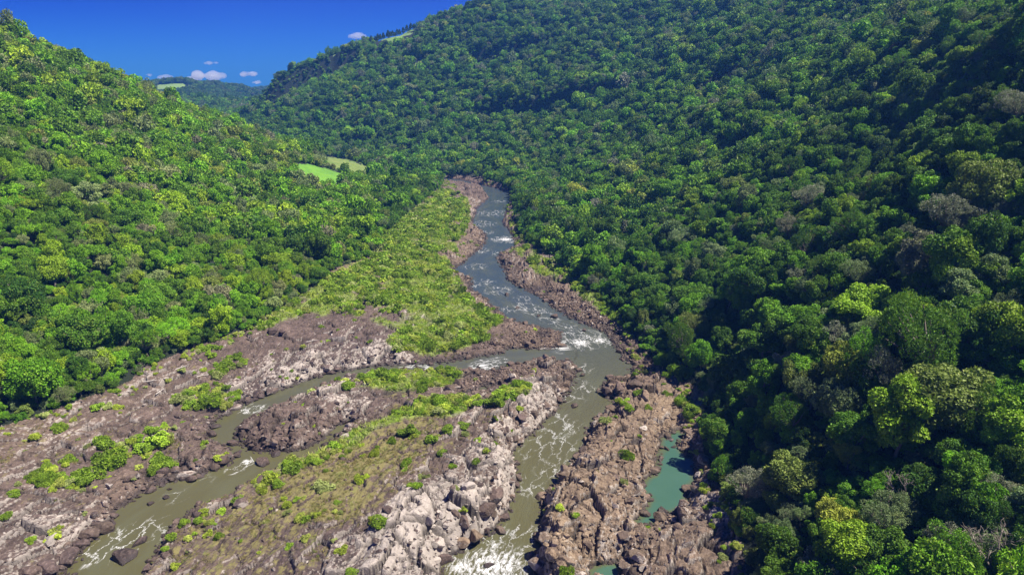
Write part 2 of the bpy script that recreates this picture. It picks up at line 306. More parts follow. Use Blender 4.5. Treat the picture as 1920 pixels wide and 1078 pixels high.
def rock_material(name, boulder=False):
    m, t, b = mat(name); g = N(t, 'ShaderNodeNewGeometry'); pos = g.outputs['Position']
    mp = N(t, 'ShaderNodeMapping'); mp.inputs['Rotation'].default_value = (0, 0, R(21)); mp.inputs['Scale'].default_value = (1.0, .6, 1.0); t.links.new(pos, mp.inputs['Vector']); st = mp.outputs[0]
    n1 = noise(t, st, .35, 5); n2 = noise(t, pos, 1.1, 6, .7); n3 = noise(t, st, 1.6, 5, .7)
    if boulder:
        pale = attr(t, 'pale', 'INSTANCER').outputs['Fac']; tan = attr(t, 'tan', 'INSTANCER').outputs['Fac']; blk = N(t, 'ShaderNodeObjectInfo').outputs['Random']; crack = None
    else:
        pale = attr(t, 'pale').outputs['Fac']; tan = attr(t, 'tan').outputs['Fac']; blk = attr(t, 'blk').outputs['Fac']; crack = attr(t, 'crack').outputs['Fac']
    dark = mixc(t, ramp(t, n1, .3, .7), (.040, .028, .027), (.104, .073, .066))
    dark = mixc(t, math_(t, 'MULTIPLY', ramp(t, n3, .45, .75), .7), dark, (.225, .17, .15))
    warm = mixc(t, ramp(t, n2, .3, .7), (.12, .08, .048), (.36, .27, .18))
    base = mixc(t, math_(t, 'MULTIPLY', tan, math_(t, 'ADD', .45, math_(t, 'MULTIPLY', n1, .7)), clamp=True), dark, warm)
    snz = N(t, 'ShaderNodeSeparateXYZ'); t.links.new(g.outputs['Normal'], snz.inputs[0]); steep = math_(t, 'SUBTRACT', 1.0, snz.outputs['Z'])
    lich = mixc(t, n3, (.25, .215, .195), (.46, .41, .365))
    s = math_(t, 'ADD', math_(t, 'MULTIPLY', pale, .85), math_(t, 'ADD', math_(t, 'MULTIPLY', n2, .95), math_(t, 'ADD', math_(t, 'MULTIPLY', n1, .35), math_(t, 'MULTIPLY', blk, .35))))
    base = mixc(t, math_(t, 'MULTIPLY', ramp(t, math_(t, 'ADD', s, math_(t, 'MULTIPLY', steep, .45)), 1.36, 1.55), .92), base, lich)
    base = mixc(t, .75, base, mixc(t, blk, (.62, .62, .62), (1.3, 1.27, 1.24)), 'MULTIPLY')
    sx = N(t, 'ShaderNodeSeparateXYZ'); t.links.new(pos, sx.inputs[0])
    if not boulder:
        grass = attr(t, 'grass').outputs['Fac']
        n4 = noise(t, st, .5, 6, .65); n5 = noise(t, pos, 2.5, 4)
        gm = math_(t, 'ADD', grass, math_(t, 'MULTIPLY', math_(t, 'SUBTRACT', n4, .5), 1.5))
        sn = N(t, 'ShaderNodeSeparateXYZ'); t.links.new(g.outputs['Normal'], sn.inputs[0])
        gm = math_(t, 'MULTIPLY', ramp(t, gm, .38, .62), ramp(t, sn.outputs['Z'], .72, .9))
        gc = mixc(t, n5, (.14, .115, .04), (.24, .215, .08)); gc = mixc(t, ramp(t, n1, .5, .7), gc, (.15, .17, .035))
        base = mixc(t, math_(t, 'MULTIPLY', gm, .85), base, gc)
        gg = math_(t, 'MULTIPLY', attr(t, 'green').outputs['Fac'], ramp(t, math_(t, 'ADD', n4, math_(t, 'MULTIPLY', n5, .3)), .48, .66))
        base = mixc(t, math_(t, 'MULTIPLY', gg, .9), base, mixc(t, n5, (.15, .22, .03), (.25, .33, .06)))
        base = mixc(t, math_(t, 'MULTIPLY', crack, .8), base, (.035, .028, .024))
    wet = ramp(t, math_(t, 'ADD', sx.outputs['Z'], math_(t, 'MULTIPLY', n2, -.7)), .75, -.05)
    base = mixc(t, math_(t, 'MULTIPLY', wet, .8), base, (.032, .024, .022))
    t.links.new(base, b.inputs['Base Color'])
    rr = math_(t, 'SUBTRACT', .9, math_(t, 'MULTIPLY', wet, .5)); t.links.new(rr, b.inputs['Roughness']); b.inputs['Specular IOR Level'].default_value = .25
    hb = math_(t, 'ADD', noise(t, pos, 2.2, 8, .7), math_(t, 'MULTIPLY', noise(t, st, .9, 6, .7), .9))
    bump(t, b, hb, .75, .4 if not boulder else .35)
    return m
M_ROCK = rock_material('basalt_rock'); M_BOULDER = rock_material('boulder_rock', True)

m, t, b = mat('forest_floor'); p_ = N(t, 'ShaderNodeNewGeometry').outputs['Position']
t.links.new(mixc(t, noise(t, p_, .3, 5), (.005, .009, .004), (.012, .020, .008)), b.inputs['Base Color']); b.inputs['Roughness'].default_value = 1; M_FLOOR = m  # near black, so shade on the bare cliff bands is put into the colour
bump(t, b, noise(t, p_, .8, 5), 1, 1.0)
def field_mat(name, a, c, sc):
    m, t, b = mat(name); p_ = N(t, 'ShaderNodeNewGeometry').outputs['Position']
    f = mixc(t, ramp(t, noise(t, p_, sc, 5, .7), .3, .7), a, c); f = mixc(t, ramp(t, noise(t, p_, sc * 7, 4, .7), .5, .8), f, tuple(q * .6 for q in a))
    t.links.new(f, b.inputs['Base Color']); b.inputs['Roughness'].default_value = .95; bump(t, b, noise(t, p_, 1.2, 5), .8, .5); return m
M_FIELD = field_mat('bright_meadow', (.075, .20, .012), (.125, .28, .016), .08)
M_FIELD2 = field_mat('rough_pasture', (.085, .15, .02), (.16, .20, .045), .05)
M_FIELD3 = field_mat('pale_pasture', (.11, .20, .035), (.19, .26, .07), .02)

m, t, b = mat('river_water')
uv = attr(t, 'flow'); pos = N(t, 'ShaderNodeNewGeometry').outputs['Position']
foam = attr(t, 'foam').outputs['Fac']; calm = attr(t, 'calm').outputs['Fac']; deep = attr(t, 'deep').outputs['Fac']  # deep weights the painted sky reflection, not the depth of the water
mp = N(t, 'ShaderNodeMapping'); mp.inputs['Scale'].default_value = (.16, .55, 1); t.links.new(uv.outputs['Vector'], mp.inputs['Vector'])
n1 = noise(t, mp.outputs[0], .85, 7, .62, 1.6)
mp2 = N(t, 'ShaderNodeMapping'); mp2.inputs['Scale'].default_value = (.5, 1.0, 1); t.links.new(uv.outputs['Vector'], mp2.inputs['Vector'])
n2 = noise(t, mp2.outputs[0], 1.3, 6, .7, .8)
wn = N(t, 'ShaderNodeTexNoise', i_Scale=.22, i_Detail=4, i_Roughness=.6); t.links.new(uv.outputs['Vector'], wn.inputs['Vector'])
wv = N(t, 'ShaderNodeVectorMath', operation='MULTIPLY_ADD'); t.links.new(wn.outputs['Color'], wv.inputs[0]); wv.inputs[1].default_value = (9, 7, 0); t.links.new(uv.outputs['Vector'], wv.inputs[2])
mp3 = N(t, 'ShaderNodeMapping'); mp3.inputs['Scale'].default_value = (.13, .34, 1); t.links.new(wv.outputs[0], mp3.inputs['Vector'])
ve = N(t, 'ShaderNodeTexVoronoi', feature='DISTANCE_TO_EDGE', i_Scale=1.0); t.links.new(mp3.outputs[0], ve.inputs['Vector'])
line = ramp(t, math_(t, 'SUBTRACT', ve.outputs['Distance'], math_(t, 'MULTIPLY', math_(t, 'SUBTRACT', n2, .42), .13)), .055, .008)   # thin webs of foam
thin = math_(t, 'MULTIPLY', line, math_(t, 'MULTIPLY', ramp(t, foam, .1, .34), ramp(t, n1, .36, .58)))
thick = ramp(t, math_(t, 'ADD', math_(t, 'MULTIPLY', foam, 1.0), math_(t, 'MULTIPLY', math_(t, 'SUBTRACT', n2, .5), 2.6)), .72, 1.4)
n7 = noise(t, mp2.outputs[0], 4.5, 5, .7)
fm = math_(t, 'MAXIMUM', math_(t, 'MULTIPLY', thin, math_(t, 'MULTIPLY', ramp(t, n7, .36, .62), .75)), math_(t, 'MULTIPLY', thick, ramp(t, math_(t, 'ADD', n7, math_(t, 'MULTIPLY', foam, .25)), .34, .6)))
wc = mixc(t, deep, (.080, .075, .033), (.040, .056, .066))  # second colour: sky reflection painted in as bluer distant water
wc = mixc(t, math_(t, 'MULTIPLY', ramp(t, noise(t, mp.outputs[0], .35, 3), .4, .7), .35), wc, (.10, .105, .06))
t.links.new(mixc(t, fm, wc, (.78, .78, .78)), b.inputs['Base Color'])
t.links.new(math_(t, 'ADD', .07, math_(t, 'MULTIPLY', fm, .7)), b.inputs['Roughness']); b.inputs['IOR'].default_value = 1.33
hh = math_(t, 'ADD', math_(t, 'MULTIPLY', noise(t, mp2.outputs[0], 1.2, 5, .65), .7), math_(t, 'MULTIPLY', fm, .5))
bn = N(t, 'ShaderNodeBump', i_Distance=.5); t.links.new(hh, bn.inputs['Height']); t.links.new(math_(t, 'SUBTRACT', .85, math_(t, 'MULTIPLY', calm, .65)), bn.inputs['Strength']); t.links.new(bn.outputs[0], b.inputs['Normal'])
M_WATER = m
m, t, b = mat('pool_water'); pos = N(t, 'ShaderNodeNewGeometry').outputs['Position']
pc = mixc(t, noise(t, pos, .12, 3), (.036, .085, .056), (.052, .108, .074))
t.links.new(mixc(t, ramp(t, math_(t, 'ADD', attr(t, 'shore').outputs['Fac'], math_(t, 'MULTIPLY', noise(t, pos, .6, 4), .5)), .35, 1.1), (.075, .085, .04), pc), b.inputs['Base Color']); b.inputs['Roughness'].default_value = .06; b.inputs['IOR'].default_value = 1.33
bump(t, b, noise(t, pos, 1.5, 3), .15, .1); M_POOL = m

def leaf_material(name):
    m, t, b = mat(name); c = attr(t, 'leafcol', 'INSTANCER').outputs['Color']; lv = attr(t, 'lv').outputs['Fac']
    cc = N(t, 'ShaderNodeCombineXYZ')
    for i in range(3): t.links.new(lv, cc.inputs[i])
    oi = N(t, 'ShaderNodeObjectInfo').outputs['Random']
    col = mixc(t, 1.0, c, cc.outputs[0], 'MULTIPLY')
    col = mixc(t, ramp(t, lv, 1.15, 1.6), col, mixc(t, .5, col, (.30, .30, .06)))
    t.links.new(col, b.inputs['Base Color']); b.inputs['Roughness'].default_value = .55; b.inputs['Specular IOR Level'].default_value = .25
    tr = N(t, 'ShaderNodeBsdfTranslucent'); t.links.new(mixc(t, .5, col, (.12, .2, .01)), tr.inputs['Color'])
    mx = N(t, 'ShaderNodeMixShader'); mx.inputs[0].default_value = .33
    o = t.nodes['Material Output']; t.links.new(b.outputs[0], mx.inputs[1]); t.links.new(tr.outputs[0], mx.inputs[2]); t.links.new(mx.outputs[0], o.inputs['Surface']); return m
M_LEAF = leaf_material('leaves')
m, t, b = mat('bark'); p_ = N(t, 'ShaderNodeTexCoord').outputs['Object']
t.links.new(mixc(t, noise(t, p_, 2, 5), (.12, .09, .07), (.33, .28, .24)), b.inputs['Base Color']); b.inputs['Roughness'].default_value = .9; M_BARK = m
m, t, b = mat('driftwood'); p_ = N(t, 'ShaderNodeTexCoord').outputs['Object']
t.links.new(mixc(t, noise(t, p_, 3, 5), (.35, .31, .28), (.55, .5, .45)), b.inputs['Base Color']); b.inputs['Roughness'].default_value = .9; M_DRIFT = m

# ------------------------------------------------------------------ mesh helpers
def new_mesh(name, V, F, mats=(), smooth=False, mi=None):
    """V (n,3); F (m,k) all of one size"""
    V = np.asarray(V, np.float32); F = np.asarray(F, np.int32); me = bpy.data.meshes.new(name)
    me.vertices.add(len(V)); me.vertices.foreach_set('co', V.ravel())
    k = F.shape[1]; me.loops.add(F.size); me.loops.foreach_set('vertex_index', F.ravel())
    me.polygons.add(len(F)); me.polygons.foreach_set('loop_start', np.arange(0, F.size, k, dtype=np.int32)); me.polygons.foreach_set('loop_total', np.full(len(F), k, np.int32))
    for mm in mats: me.materials.append(mm)
    if mi is not None: me.polygons.foreach_set('material_index', np.asarray(mi, np.int32))
    me.polygons.foreach_set('use_smooth', np.full(len(F), smooth)); me.update(calc_edges=True); return me
def fattr(me, name, vals, dom='POINT'):
    a = me.attributes.new(name, 'FLOAT', dom); a.data.foreach_set('value', np.asarray(vals, np.float32).ravel())
def link(name, me, **props):
    o = bpy.data.objects.new(name, me); COL.objects.link(o)
    for k, v in props.items(): o[k] = v
    return o

# ------------------------------------------------------------------ terrain objects
ny, nx = XX.shape
idx = np.arange(ny * nx).reshape(ny, nx)
FA = np.stack([idx[:-1, :-1], idx[:-1, 1:], idx[1:, 1:], idx[1:, :-1]], -1).reshape(-1, 4)
fpx, fpy = PX.ravel()[FA].mean(1), PY.ravel()[FA].mean(1); fy = YY.ravel()[FA].mean(1); fx = XX.ravel()[FA].mean(1)
ff = AT['forest'].ravel()[FA].mean(1) > .5
fpx, fpy = fpx + 26 * (fbm(fx / 11, fy / 11, 3, 811) - .5), fpy + 12 * (fbm(fx / 11, fy / 11, 3, 812) - .5)
cls = np.where(ff, 1, 0)
vis = seen(fx, fy, HH.ravel()[FA].mean(1) + 6)
cls[(inpoly(fpx, fpy, FIELD1) | inpoly(fpx, fpy - 6, FIELD1)) & vis & (fy > 430) & (fy < 800)] = 2
cls[inpoly(fpx, fpy, FIELD2) & vis & (fy > 500) & (fy < 900)] = 3
cls[(inpoly(fpx, fpy, FIELD3) | inpoly(fpx, fpy, FIELDP)) & (fy > 900)] = 4
cls[inpoly(fpx, fpy, SCAR) & (fy > 700)] = 3
CLS_V = np.zeros(ny * nx)
for c_ in (2, 3, 4): CLS_V[FA[cls == c_].ravel()] = 1
AT['field'] = CLS_V.reshape(ny, nx)
VV = np.stack([XX, YY, HH], -1).reshape(-1, 3)
def terrain_part(name, sel, material, label, smooth):
    f = FA[sel]; used, inv = np.unique(f.ravel(), return_inverse=True)
    me = new_mesh(name, VV[used], inv.reshape(-1, 4), [material], smooth)
    if material is M_ROCK:
        for a in ('pale', 'grass', 'tan', 'blk', 'crack', 'green'): fattr(me, a, AT[a].ravel()[used])
    return link(name, me, kind='structure', label=label)
terrain_part('rocky_ground', cls == 0, M_ROCK, 'fractured purple grey basalt shelves and islands along the river', False)
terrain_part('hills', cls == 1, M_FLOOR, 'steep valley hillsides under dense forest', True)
terrain_part('meadow', cls == 2, M_FIELD, 'bright green meadow at the foot of the left hill', True)
terrain_part('pasture', cls == 3, M_FIELD2, 'rough yellow green pasture and clearing patches', True)
terrain_part('hilltop_field', cls == 4, M_FIELD3, 'pale green field on top of the far right hill', True)

# ------------------------------------------------------------------ water
RAP = [ # px, py, radius px (in metres after unprojection), weight
 (925,1062,13,1.15),(870,1060,7,1.1),(960,1040,7,.95),(985,1000,5,.5),(930,1030,6,.85),(1088,642,8,1.15),(1055,651,6,1.1),(1125,638,7,1.1),(1100,632,8,.9),(1090,628,7,.6),(948,449,9,1.2),(965,448,6,1.1),(940,475,10,.35),
 (1010,585,8,.5),(935,545,8,.7),(905,530,8,.5),(1030,600,6,.6),(1060,610,6,.55),(925,400,16,.5),(905,420,14,.48),(935,378,9,.5),(912,436,7,.5),(900,470,9,.45),(1075,625,7,.6),(985,575,8,.55),(462,866,2.6,1.15),(440,880,2.6,.8),(480,765,4,.75),(460,768,3,.8),(235,1012,8,.4),(275,995,8,.38),(205,1030,7,.4),(160,1045,5,.5),
 (770,687,4,1.0),(800,688,3.5,.9),(905,684,5,1.0),(930,678,5,.9),(1045,785,7,.34),(1030,820,9,.38),(1070,745,8,.3),(1080,720,6,.4),(1010,850,9,.32),(1040,875,8,.4),(1060,835,7,.36),(1000,910,9,.3),(1065,800,7,.36),(1095,690,6,.4),(1100,730,5,.35),(890,500,9,.45),(880,535,6,.6),(1000,620,6,.4),(960,580,7,.45),(980,560,7,.4),(330,930,6,.25),(380,900,5,.25)]
CL1 = wpoly([(830,336),(900,347),(935,365),(925,400),(930,430),(940,450),(900,500),(930,545),(1000,592),(1080,630),(1120,680),(1095,740),(1060,800),(1030,850),(1000,910),(975,980),(925,1050),(880,1200),(800,1420)])
CL2 = wpoly([(1060,660),(960,668),(830,686),(690,694),(560,730),(480,765),(420,810),(450,860),(360,920),(270,980),(190,1060),(60,1420)])
def flow_coords(x, y):
    bd = np.full(x.shape, 1e9); s_ = np.zeros(x.shape); t_ = np.zeros(x.shape)
    for off, C in ((0, CL1), (800, CL2)):
        acc = off
        for i in range(1, len(C)):
            a, b_ = C[i - 1], C[i]; e = b_ - a; L = math.hypot(*e); e = e / L
            q = np.clip((x - a[0]) * e[0] + (y - a[1]) * e[1], 0, L); d = np.hypot(x - a[0] - q * e[0], y - a[1] - q * e[1]); m_ = d < bd
            cr = (x - a[0]) * -e[1] + (y - a[1]) * e[0]
            s_ = np.where(m_, acc + q, s_); t_ = np.where(m_, cr, t_); bd = np.minimum(bd, d); acc += L
    return s_, t_
wxs = axis([(-210, 1.2), (-150, 1.0), (80, 1.0)]); wys = axis([(-60, 3), (60, 2), (95, .7), (260, 1.0), (760, 2.2)])
wX, wY = np.meshgrid(wxs, wys); wsd = interp(AT['sd'], wX, wY); rd = sdist(wX, wY, RIVER)
wi = np.arange(wX.size).reshape(wX.shape); wf = np.stack([wi[:-1, :-1], wi[:-1, 1:], wi[1:, 1:], wi[1:, :-1]], -1).reshape(-1, 4)
isr = rd < np.minimum.reduce([sdist(wX, wY, p) for p in (POOL, POOL2)])
keep = (wsd.ravel()[wf].min(1) < 2.5)
keepr = keep & isr.ravel()[wf].all(1); keepp = keep & ~isr.ravel()[wf].all(1)
V = np.stack([wX, wY, 0 * wX], -1).reshape(-1, 3)
f = wf[keepr]; used, inv = np.unique(f.ravel(), return_inverse=True)
me = new_mesh('river', V[used], inv.reshape(-1, 4), [M_WATER], True)
x, y = V[used, 0], V[used, 1]; s_, t_ = flow_coords(x, y)
a = me.attributes.new('flow', 'FLOAT_VECTOR', 'POINT'); a.data.foreach_set('vector', np.stack([s_, t_, 0 * s_], -1).astype(np.float32).ravel())
fo = np.zeros(len(x))
for px, py, r_, wt in RAP:
    p = atz(px, py); fo = np.maximum(fo, wt * np.exp(-((x - p[0]) ** 2 + (y - p[1]) ** 2) / (2 * (r_ * .55) ** 2)))
fattr(me, 'foam', fo); fattr(me, 'calm', (t_ * 0 + (s_ > 800)) * 1.0); fattr(me, 'deep', sstep(150, 330, y))  # deep grows with distance: how strongly the reflected sky blue is painted
link('river', me, kind='structure', label='murky olive river with white rapids winding through the rocks')
f = wf[keepp]; used, inv = np.unique(f.ravel(), return_inverse=True)
me = new_mesh('pool', V[used], inv.reshape(-1, 4), [M_POOL], True); fattr(me, 'shore', np.clip(-wsd.ravel()[used] / 2.5, 0, 1))
link('pool', me, kind='structure', label='still teal green pool enclosed by rocks on the right bank')
# ------------------------------------------------------------------ labels: look + place (+ a neighbour that differs)
PLACES_V = [("beside the green pool",1250,900),("on the tan right island",1110,900),("by the foaming white water",900,1040),("on the pale cliff edge",880,940),("on the grassy middle island",620,930),("by the lower left channel",390,960),("by the small left cascade",450,872),("on the dark rock islet",560,785),("on the lower left bank",110,1010),("on the purple left shelf",190,860),("on the upper left shelf",330,720),("below the left forest",500,625),("beside the narrow left channel",620,690),("in the lime shrub belt",720,560),("on the reddish gravel bar",990,645),("on the shrubby tongue",850,630),("by the broad white rapid",1090,640),("on the rubbly right bank",1080,565),("at the upper river bend",915,370),("by the upper rapid",950,455),("in the lower river",1050,790),("below the right forest",1260,755),("beside the upper river",870,480),("on the middle island's shrub strip",690,800),("on the island's rocky tip",1030,700)]
PLACES_F = [("at the lower right corner",1860,1020),("above the green pool",1400,880),("at the forest foot",1430,1040),("halfway up the right slope",1620,560),("by the dark forest gap",1540,690),("at the right edge",1880,640),("high on the right slope",1700,330),("above the dark cliff",1290,610),("above the river bend",1090,430),("near the upper right corner",1840,90),("at the left forest edge",230,680),("at the far left",60,650),("in the left forest",300,480),("below the meadow",640,420),("in the lower right forest",1640,900),("on the right slope's middle",1450,430),("on the lower right slope",1500,830)]
def place_of(px, py, places): return min(places, key=lambda q: (q[1] - px) ** 2 + (q[2] - py) ** 2)[0]
def label_all(items, places):
    """items: dicts with o, px, py, look (full), short (for use in others' labels)"""
    for q in items: q['pl'] = place_of(q['px'], q['py'], places); q['base'] = q['look'] + ' ' + q['pl']
    cnt = {}
    for q in items: cnt[q['base']] = cnt.get(q['base'], 0) + 1
    for q in items: q['long'] = q['look'] + ' ' + q['pl']
    used = set(); P = np.array([(q['px'], q['py']) for q in items])
    for q in items:
        lab = None
        if cnt[q['base']] == 1: lab = q['base']
        else:
            d = np.hypot(P[:, 0] - q['px'], P[:, 1] - q['py']); nb = [items[i] for i in np.argsort(d)[1:26] if items[i]['short'] != q['short']]
            def rel(n):
                dx, dy = n['px'] - q['px'], n['py'] - q['py']
                if abs(dx) > abs(dy): return 'left of' if dx > 0 else 'right of'
                return 'above' if dy > 0 else 'below'
            c = [f"{q['base']}, {rel(n)} a {n['short']}" for n in nb]
            c += [f"{q['look']} {rel(n)} a {n['long']}" for n in nb]
            c += [f"{q['look']} {rel(a)} a {a['short']} and {rel(b_)} a {b_['short']}" for a in nb[:9] for b_ in nb[:9] if a['short'] != b_['short']]
            for s in c:
                s = s.replace(' a olive', ' an olive')
                if s not in used and len(s.split()) <= 16: lab = s; break
            lab = lab or q['base']
        used.add(lab); q['o']['label'] = lab

# ------------------------------------------------------------------ plant and stone shapes
def unit(n, g): v = g.normal(size=(n, 3)); return v / np.linalg.norm(v, axis=1)[:, None]
def leaf_quads(C, Nn, size, g, slim=.6):
    n = len(C); r_ = unit(n, g); T_ = np.cross(Nn, r_); T_ /= np.linalg.norm(T_, axis=1)[:, None] + 1e-9; B_ = np.cross(Nn, T_)
    s = (size * (0.6 + .8 * g.random(n)))[:, None]
    V = np.stack([C - T_ * s, C - B_ * s * slim + Nn * s * .18, C + T_ * s, C + B_ * s * slim + Nn * s * .18], 1).reshape(-1, 3)
    return V, np.arange(4 * n).reshape(n, 4), np.clip(g.normal(1, .22, n), .45, 1.7)
def lump_set(kind, g):
    n = dict(round=46, flat=44, tall=46, feathery=48, draped=48, bush=16, spray=14)[kind]; d = unit(n, g)
    if kind in ('bush', 'spray'): d[:, 2] = np.abs(d[:, 2]); c = d * [.68, .68, .5] * (.55 + .45 * g.random((n, 1))); c[:, 2] += .12; r_ = .2 + .18 * g.random(n)
    elif kind == 'flat': c = d * [.85, .85, .26]; c[:, 2] += 1.45 - .25 * (c[:, 0] ** 2 + c[:, 1] ** 2); r_ = .2 + .14 * g.random(n)
    elif kind == 'tall': c = d * [.5, .5, .8]; c[:, 2] += 1.25; r_ = .22 + .2 * g.random(n)
    elif kind == 'draped': c = d * [.62, .62, .72]; c[:, 2] += 1.05; c[:, :2] *= (1.25 - .35 * c[:, 2:3]); r_ = .2 + .15 * g.random(n)
    elif kind == 'feathery': c = d * [.78, .78, .5] * (.7 + .4 * g.random((n, 1))); c[:, 2] += 1.25; r_ = .17 + .13 * g.random(n)
    else: c = d * [.66, .66, .5]; c[:, 2] += 1.15; r_ = .24 + .17 * g.random(n)
    if kind not in ('bush', 'spray'):     # uneven outline: a few limbs carry their own clumps
        k = 5; a_ = g.uniform(0, 6.28, k); e = np.c_[np.cos(a_), np.sin(a_), g.uniform(-.5, .9, k)] * g.uniform(.3, .85, (k, 1)); c = c + e[g.integers(0, k, n)] * [.62, .62, .45]
    return c + g.normal(0, .09, c.shape), r_ * (.72 + .4 * g.random(n))
def crown_mesh(name, kind, n, size, seed):
    g = np.random.default_rng(seed); c, r_ = lump_set(kind, g)
    Cs, Ns = [], []
    tot = 0
    while tot < n:
        k = g.choice(len(c), 4 * n, p=r_ ** 2 / (r_ ** 2).sum()); d = unit(len(k), g); d[:, 2] = d[:, 2] * .85 + .12
        p = c[k] + d * (r_[k] * (.78 + .3 * g.random(len(k))))[:, None]
        p = p + g.normal(0, .022, p.shape)
        dd = np.linalg.norm(p[:, None] - c[None], axis=2) / r_[None]
        okk = (dd < .74).sum(1) == 0
        p, d = p[okk], d[okk]; Cs.append(p); Ns.append(d); tot += len(p)
    C = np.concatenate(Cs)[:n]; D = np.concatenate(Ns)[:n]
    mixr = .75 if kind in ('feathery', 'spray') else .58
    Nn = D * (1 - mixr) + unit(len(C), g) * mixr; Nn[:, 2] += .15; Nn /= np.linalg.norm(Nn, axis=1)[:, None] + 1e-9
    if kind == 'spray': Nn[:, 2] *= .3; Nn /= np.linalg.norm(Nn, axis=1)[:, None] + 1e-9
    V, F, lv = leaf_quads(C, Nn, size, g, .38 if kind in ('feathery', 'spray') else .62)
    lump_tone = 1 + .16 * g.normal(size=len(c)); near_l = np.argmin(np.linalg.norm(C[:, None] - c[None], axis=2), 1)
    me = new_mesh(name, V, F, [M_LEAF]); fattr(me, 'lv', np.clip(lv * lump_tone[near_l], .4, 1.8), 'FACE'); return me, c
def tubes(paths, k=6):
    """paths: list of (points (n,3), radii)"""
    Vs, Fs, o = [], [], 0
    for P, r_ in paths:
        P = np.asarray(P, float); n = len(P)
        for i in range(n):
            d = P[min(i + 1, n - 1)] - P[max(i - 1, 0)]; d /= np.linalg.norm(d) + 1e-9
            a = np.cross(d, [0.3, 1, .2]); a /= np.linalg.norm(a) + 1e-9; b_ = np.cross(d, a)
            th = np.arange(k) * 2 * math.pi / k
            Vs.append(P[i] + r_[i] * (np.cos(th)[:, None] * a + np.sin(th)[:, None] * b_))
        for i in range(n - 1):
            for j in range(k): Fs.append((o + i * k + j, o + i * k + (j + 1) % k, o + (i + 1) * k + (j + 1) % k, o + (i + 1) * k + j))
        o += n * k
    return np.concatenate(Vs), np.array(Fs)
def trunk_paths(c, g, top=.8, lean=.1, n=9):
    k = g.normal(0, lean, 2); f_ = np.array([k[0], k[1], top])
    pp = [(np.array([[0, 0, -.5], [k[0] * .3, k[1] * .3, top * .45], f_]), [.085, .065, .05])]
    for i in g.choice(len(c), min(n, len(c)), replace=False):
        e = c[i]; m_ = (f_ + e) / 2 + [0, 0, -.06] + g.normal(0, .05, 3); pp.append((np.array([f_, m_, e]), [.045, .03, .012]))
    return pp
def bare_paths(seed, depth=4):
    g = np.random.default_rng(seed); out = []
    def grow(p, d, L, r_, lev):
        q = p + d * L * .5 + g.normal(0, .04, 3) * L; e = q + (d + g.normal(0, .25, 3)) * L * .5
        out.append((np.array([p, q, e]), [r_, r_ * .8, r_ * .55]))
        if lev == 0: return
        for _ in range(g.integers(3, 5)):
            nd = d * .6 + unit(1, g)[0] * .75; nd[2] += .22; nd /= np.linalg.norm(nd); grow(e if g.random() < .6 else q, nd, L * .68, max(r_ * .55, .008), lev - 1)
    grow(np.array([0, 0, -.3]), np.array([.05, 0, 1.0]), .95, .07, depth); return out
def joined(name, a, b):
    """one mesh of a crown and its trunk, for the far forest"""
    def raw(me):
        V = np.zeros(len(me.vertices) * 3, np.float32); me.vertices.foreach_get('co', V); F = np.zeros(len(me.loops), np.int32); me.loops.foreach_get('vertex_index', F); return V.reshape(-1, 3), F.reshape(-1, 4)
    Va, Fa = raw(a); Vb, Fb = raw(b); lv = np.zeros(len(Fa), np.float32); a.attributes['lv'].data.foreach_get('value', lv)
    me = new_mesh(name, np.concatenate([Va, Vb]), np.concatenate([Fa, Fb + len(Va)]), [M_LEAF, M_BARK], False, np.r_[np.zeros(len(Fa)), np.ones(len(Fb))])
    fattr(me, 'lv', np.r_[lv, np.ones(len(Fb))], 'FACE'); return me

KINDS = ['round', 'flat', 'tall', 'feathery', 'draped', 'round', 'tall', 'feathery', 'flat', 'draped', 'round', 'tall']
FORM = ['round', 'flat topped', 'tall', 'feathery', 'shaggy', 'round', 'tall', 'feathery', 'flat topped', 'shaggy', 'round', 'tall']
NEAR, MIDF, FARF = [], [], []
for i, k in enumerate(KINDS):
    ft = k == 'feathery'
    cm, c = crown_mesh('crown', k, 8500 if ft else 11000, .038 if ft else .05, 50 + i); g = np.random.default_rng(80 + i)
    tm = new_mesh('trunk', *tubes(trunk_paths(c, g, .75, n=26 if ft else 10)), [M_BARK], True); NEAR.append((cm, tm))
    c2, _ = crown_mesh('mid_crown', k, 5000, .066 if not ft else .058, 50 + i); MIDF.append(joined('mid_tree', c2, tm))
    c3, _ = crown_mesh('far_crown', k, 800, .14 if not ft else .13, 50 + i); FARF.append(joined('far_tree', c3, new_mesh('far_trunk', *tubes(trunk_paths(c, g, .75)[:1], 4), [M_BARK])))
BARE = []
for i in range(3):
    pp = bare_paths(300 + i, 4); BARE.append((new_mesh('branches', *tubes(pp[1:], 4), [M_BARK]), new_mesh('trunk', *tubes(pp[:1], 6), [M_BARK], True)))
BUSH = [crown_mesh('foliage', k, n, s, 400 + i)[0] for i, (k, n, s) in enumerate([('bush', 1500, .085), ('bush', 1500, .085), ('spray', 1700, .09), ('bush', 1800, .07), ('spray', 1500, .1)])]
BUSH_FAR = [crown_mesh('foliage_far', k, 260, .2, 430 + i)[0] for i, k in enumerate(['bush', 'bush', 'spray', 'spray'])]

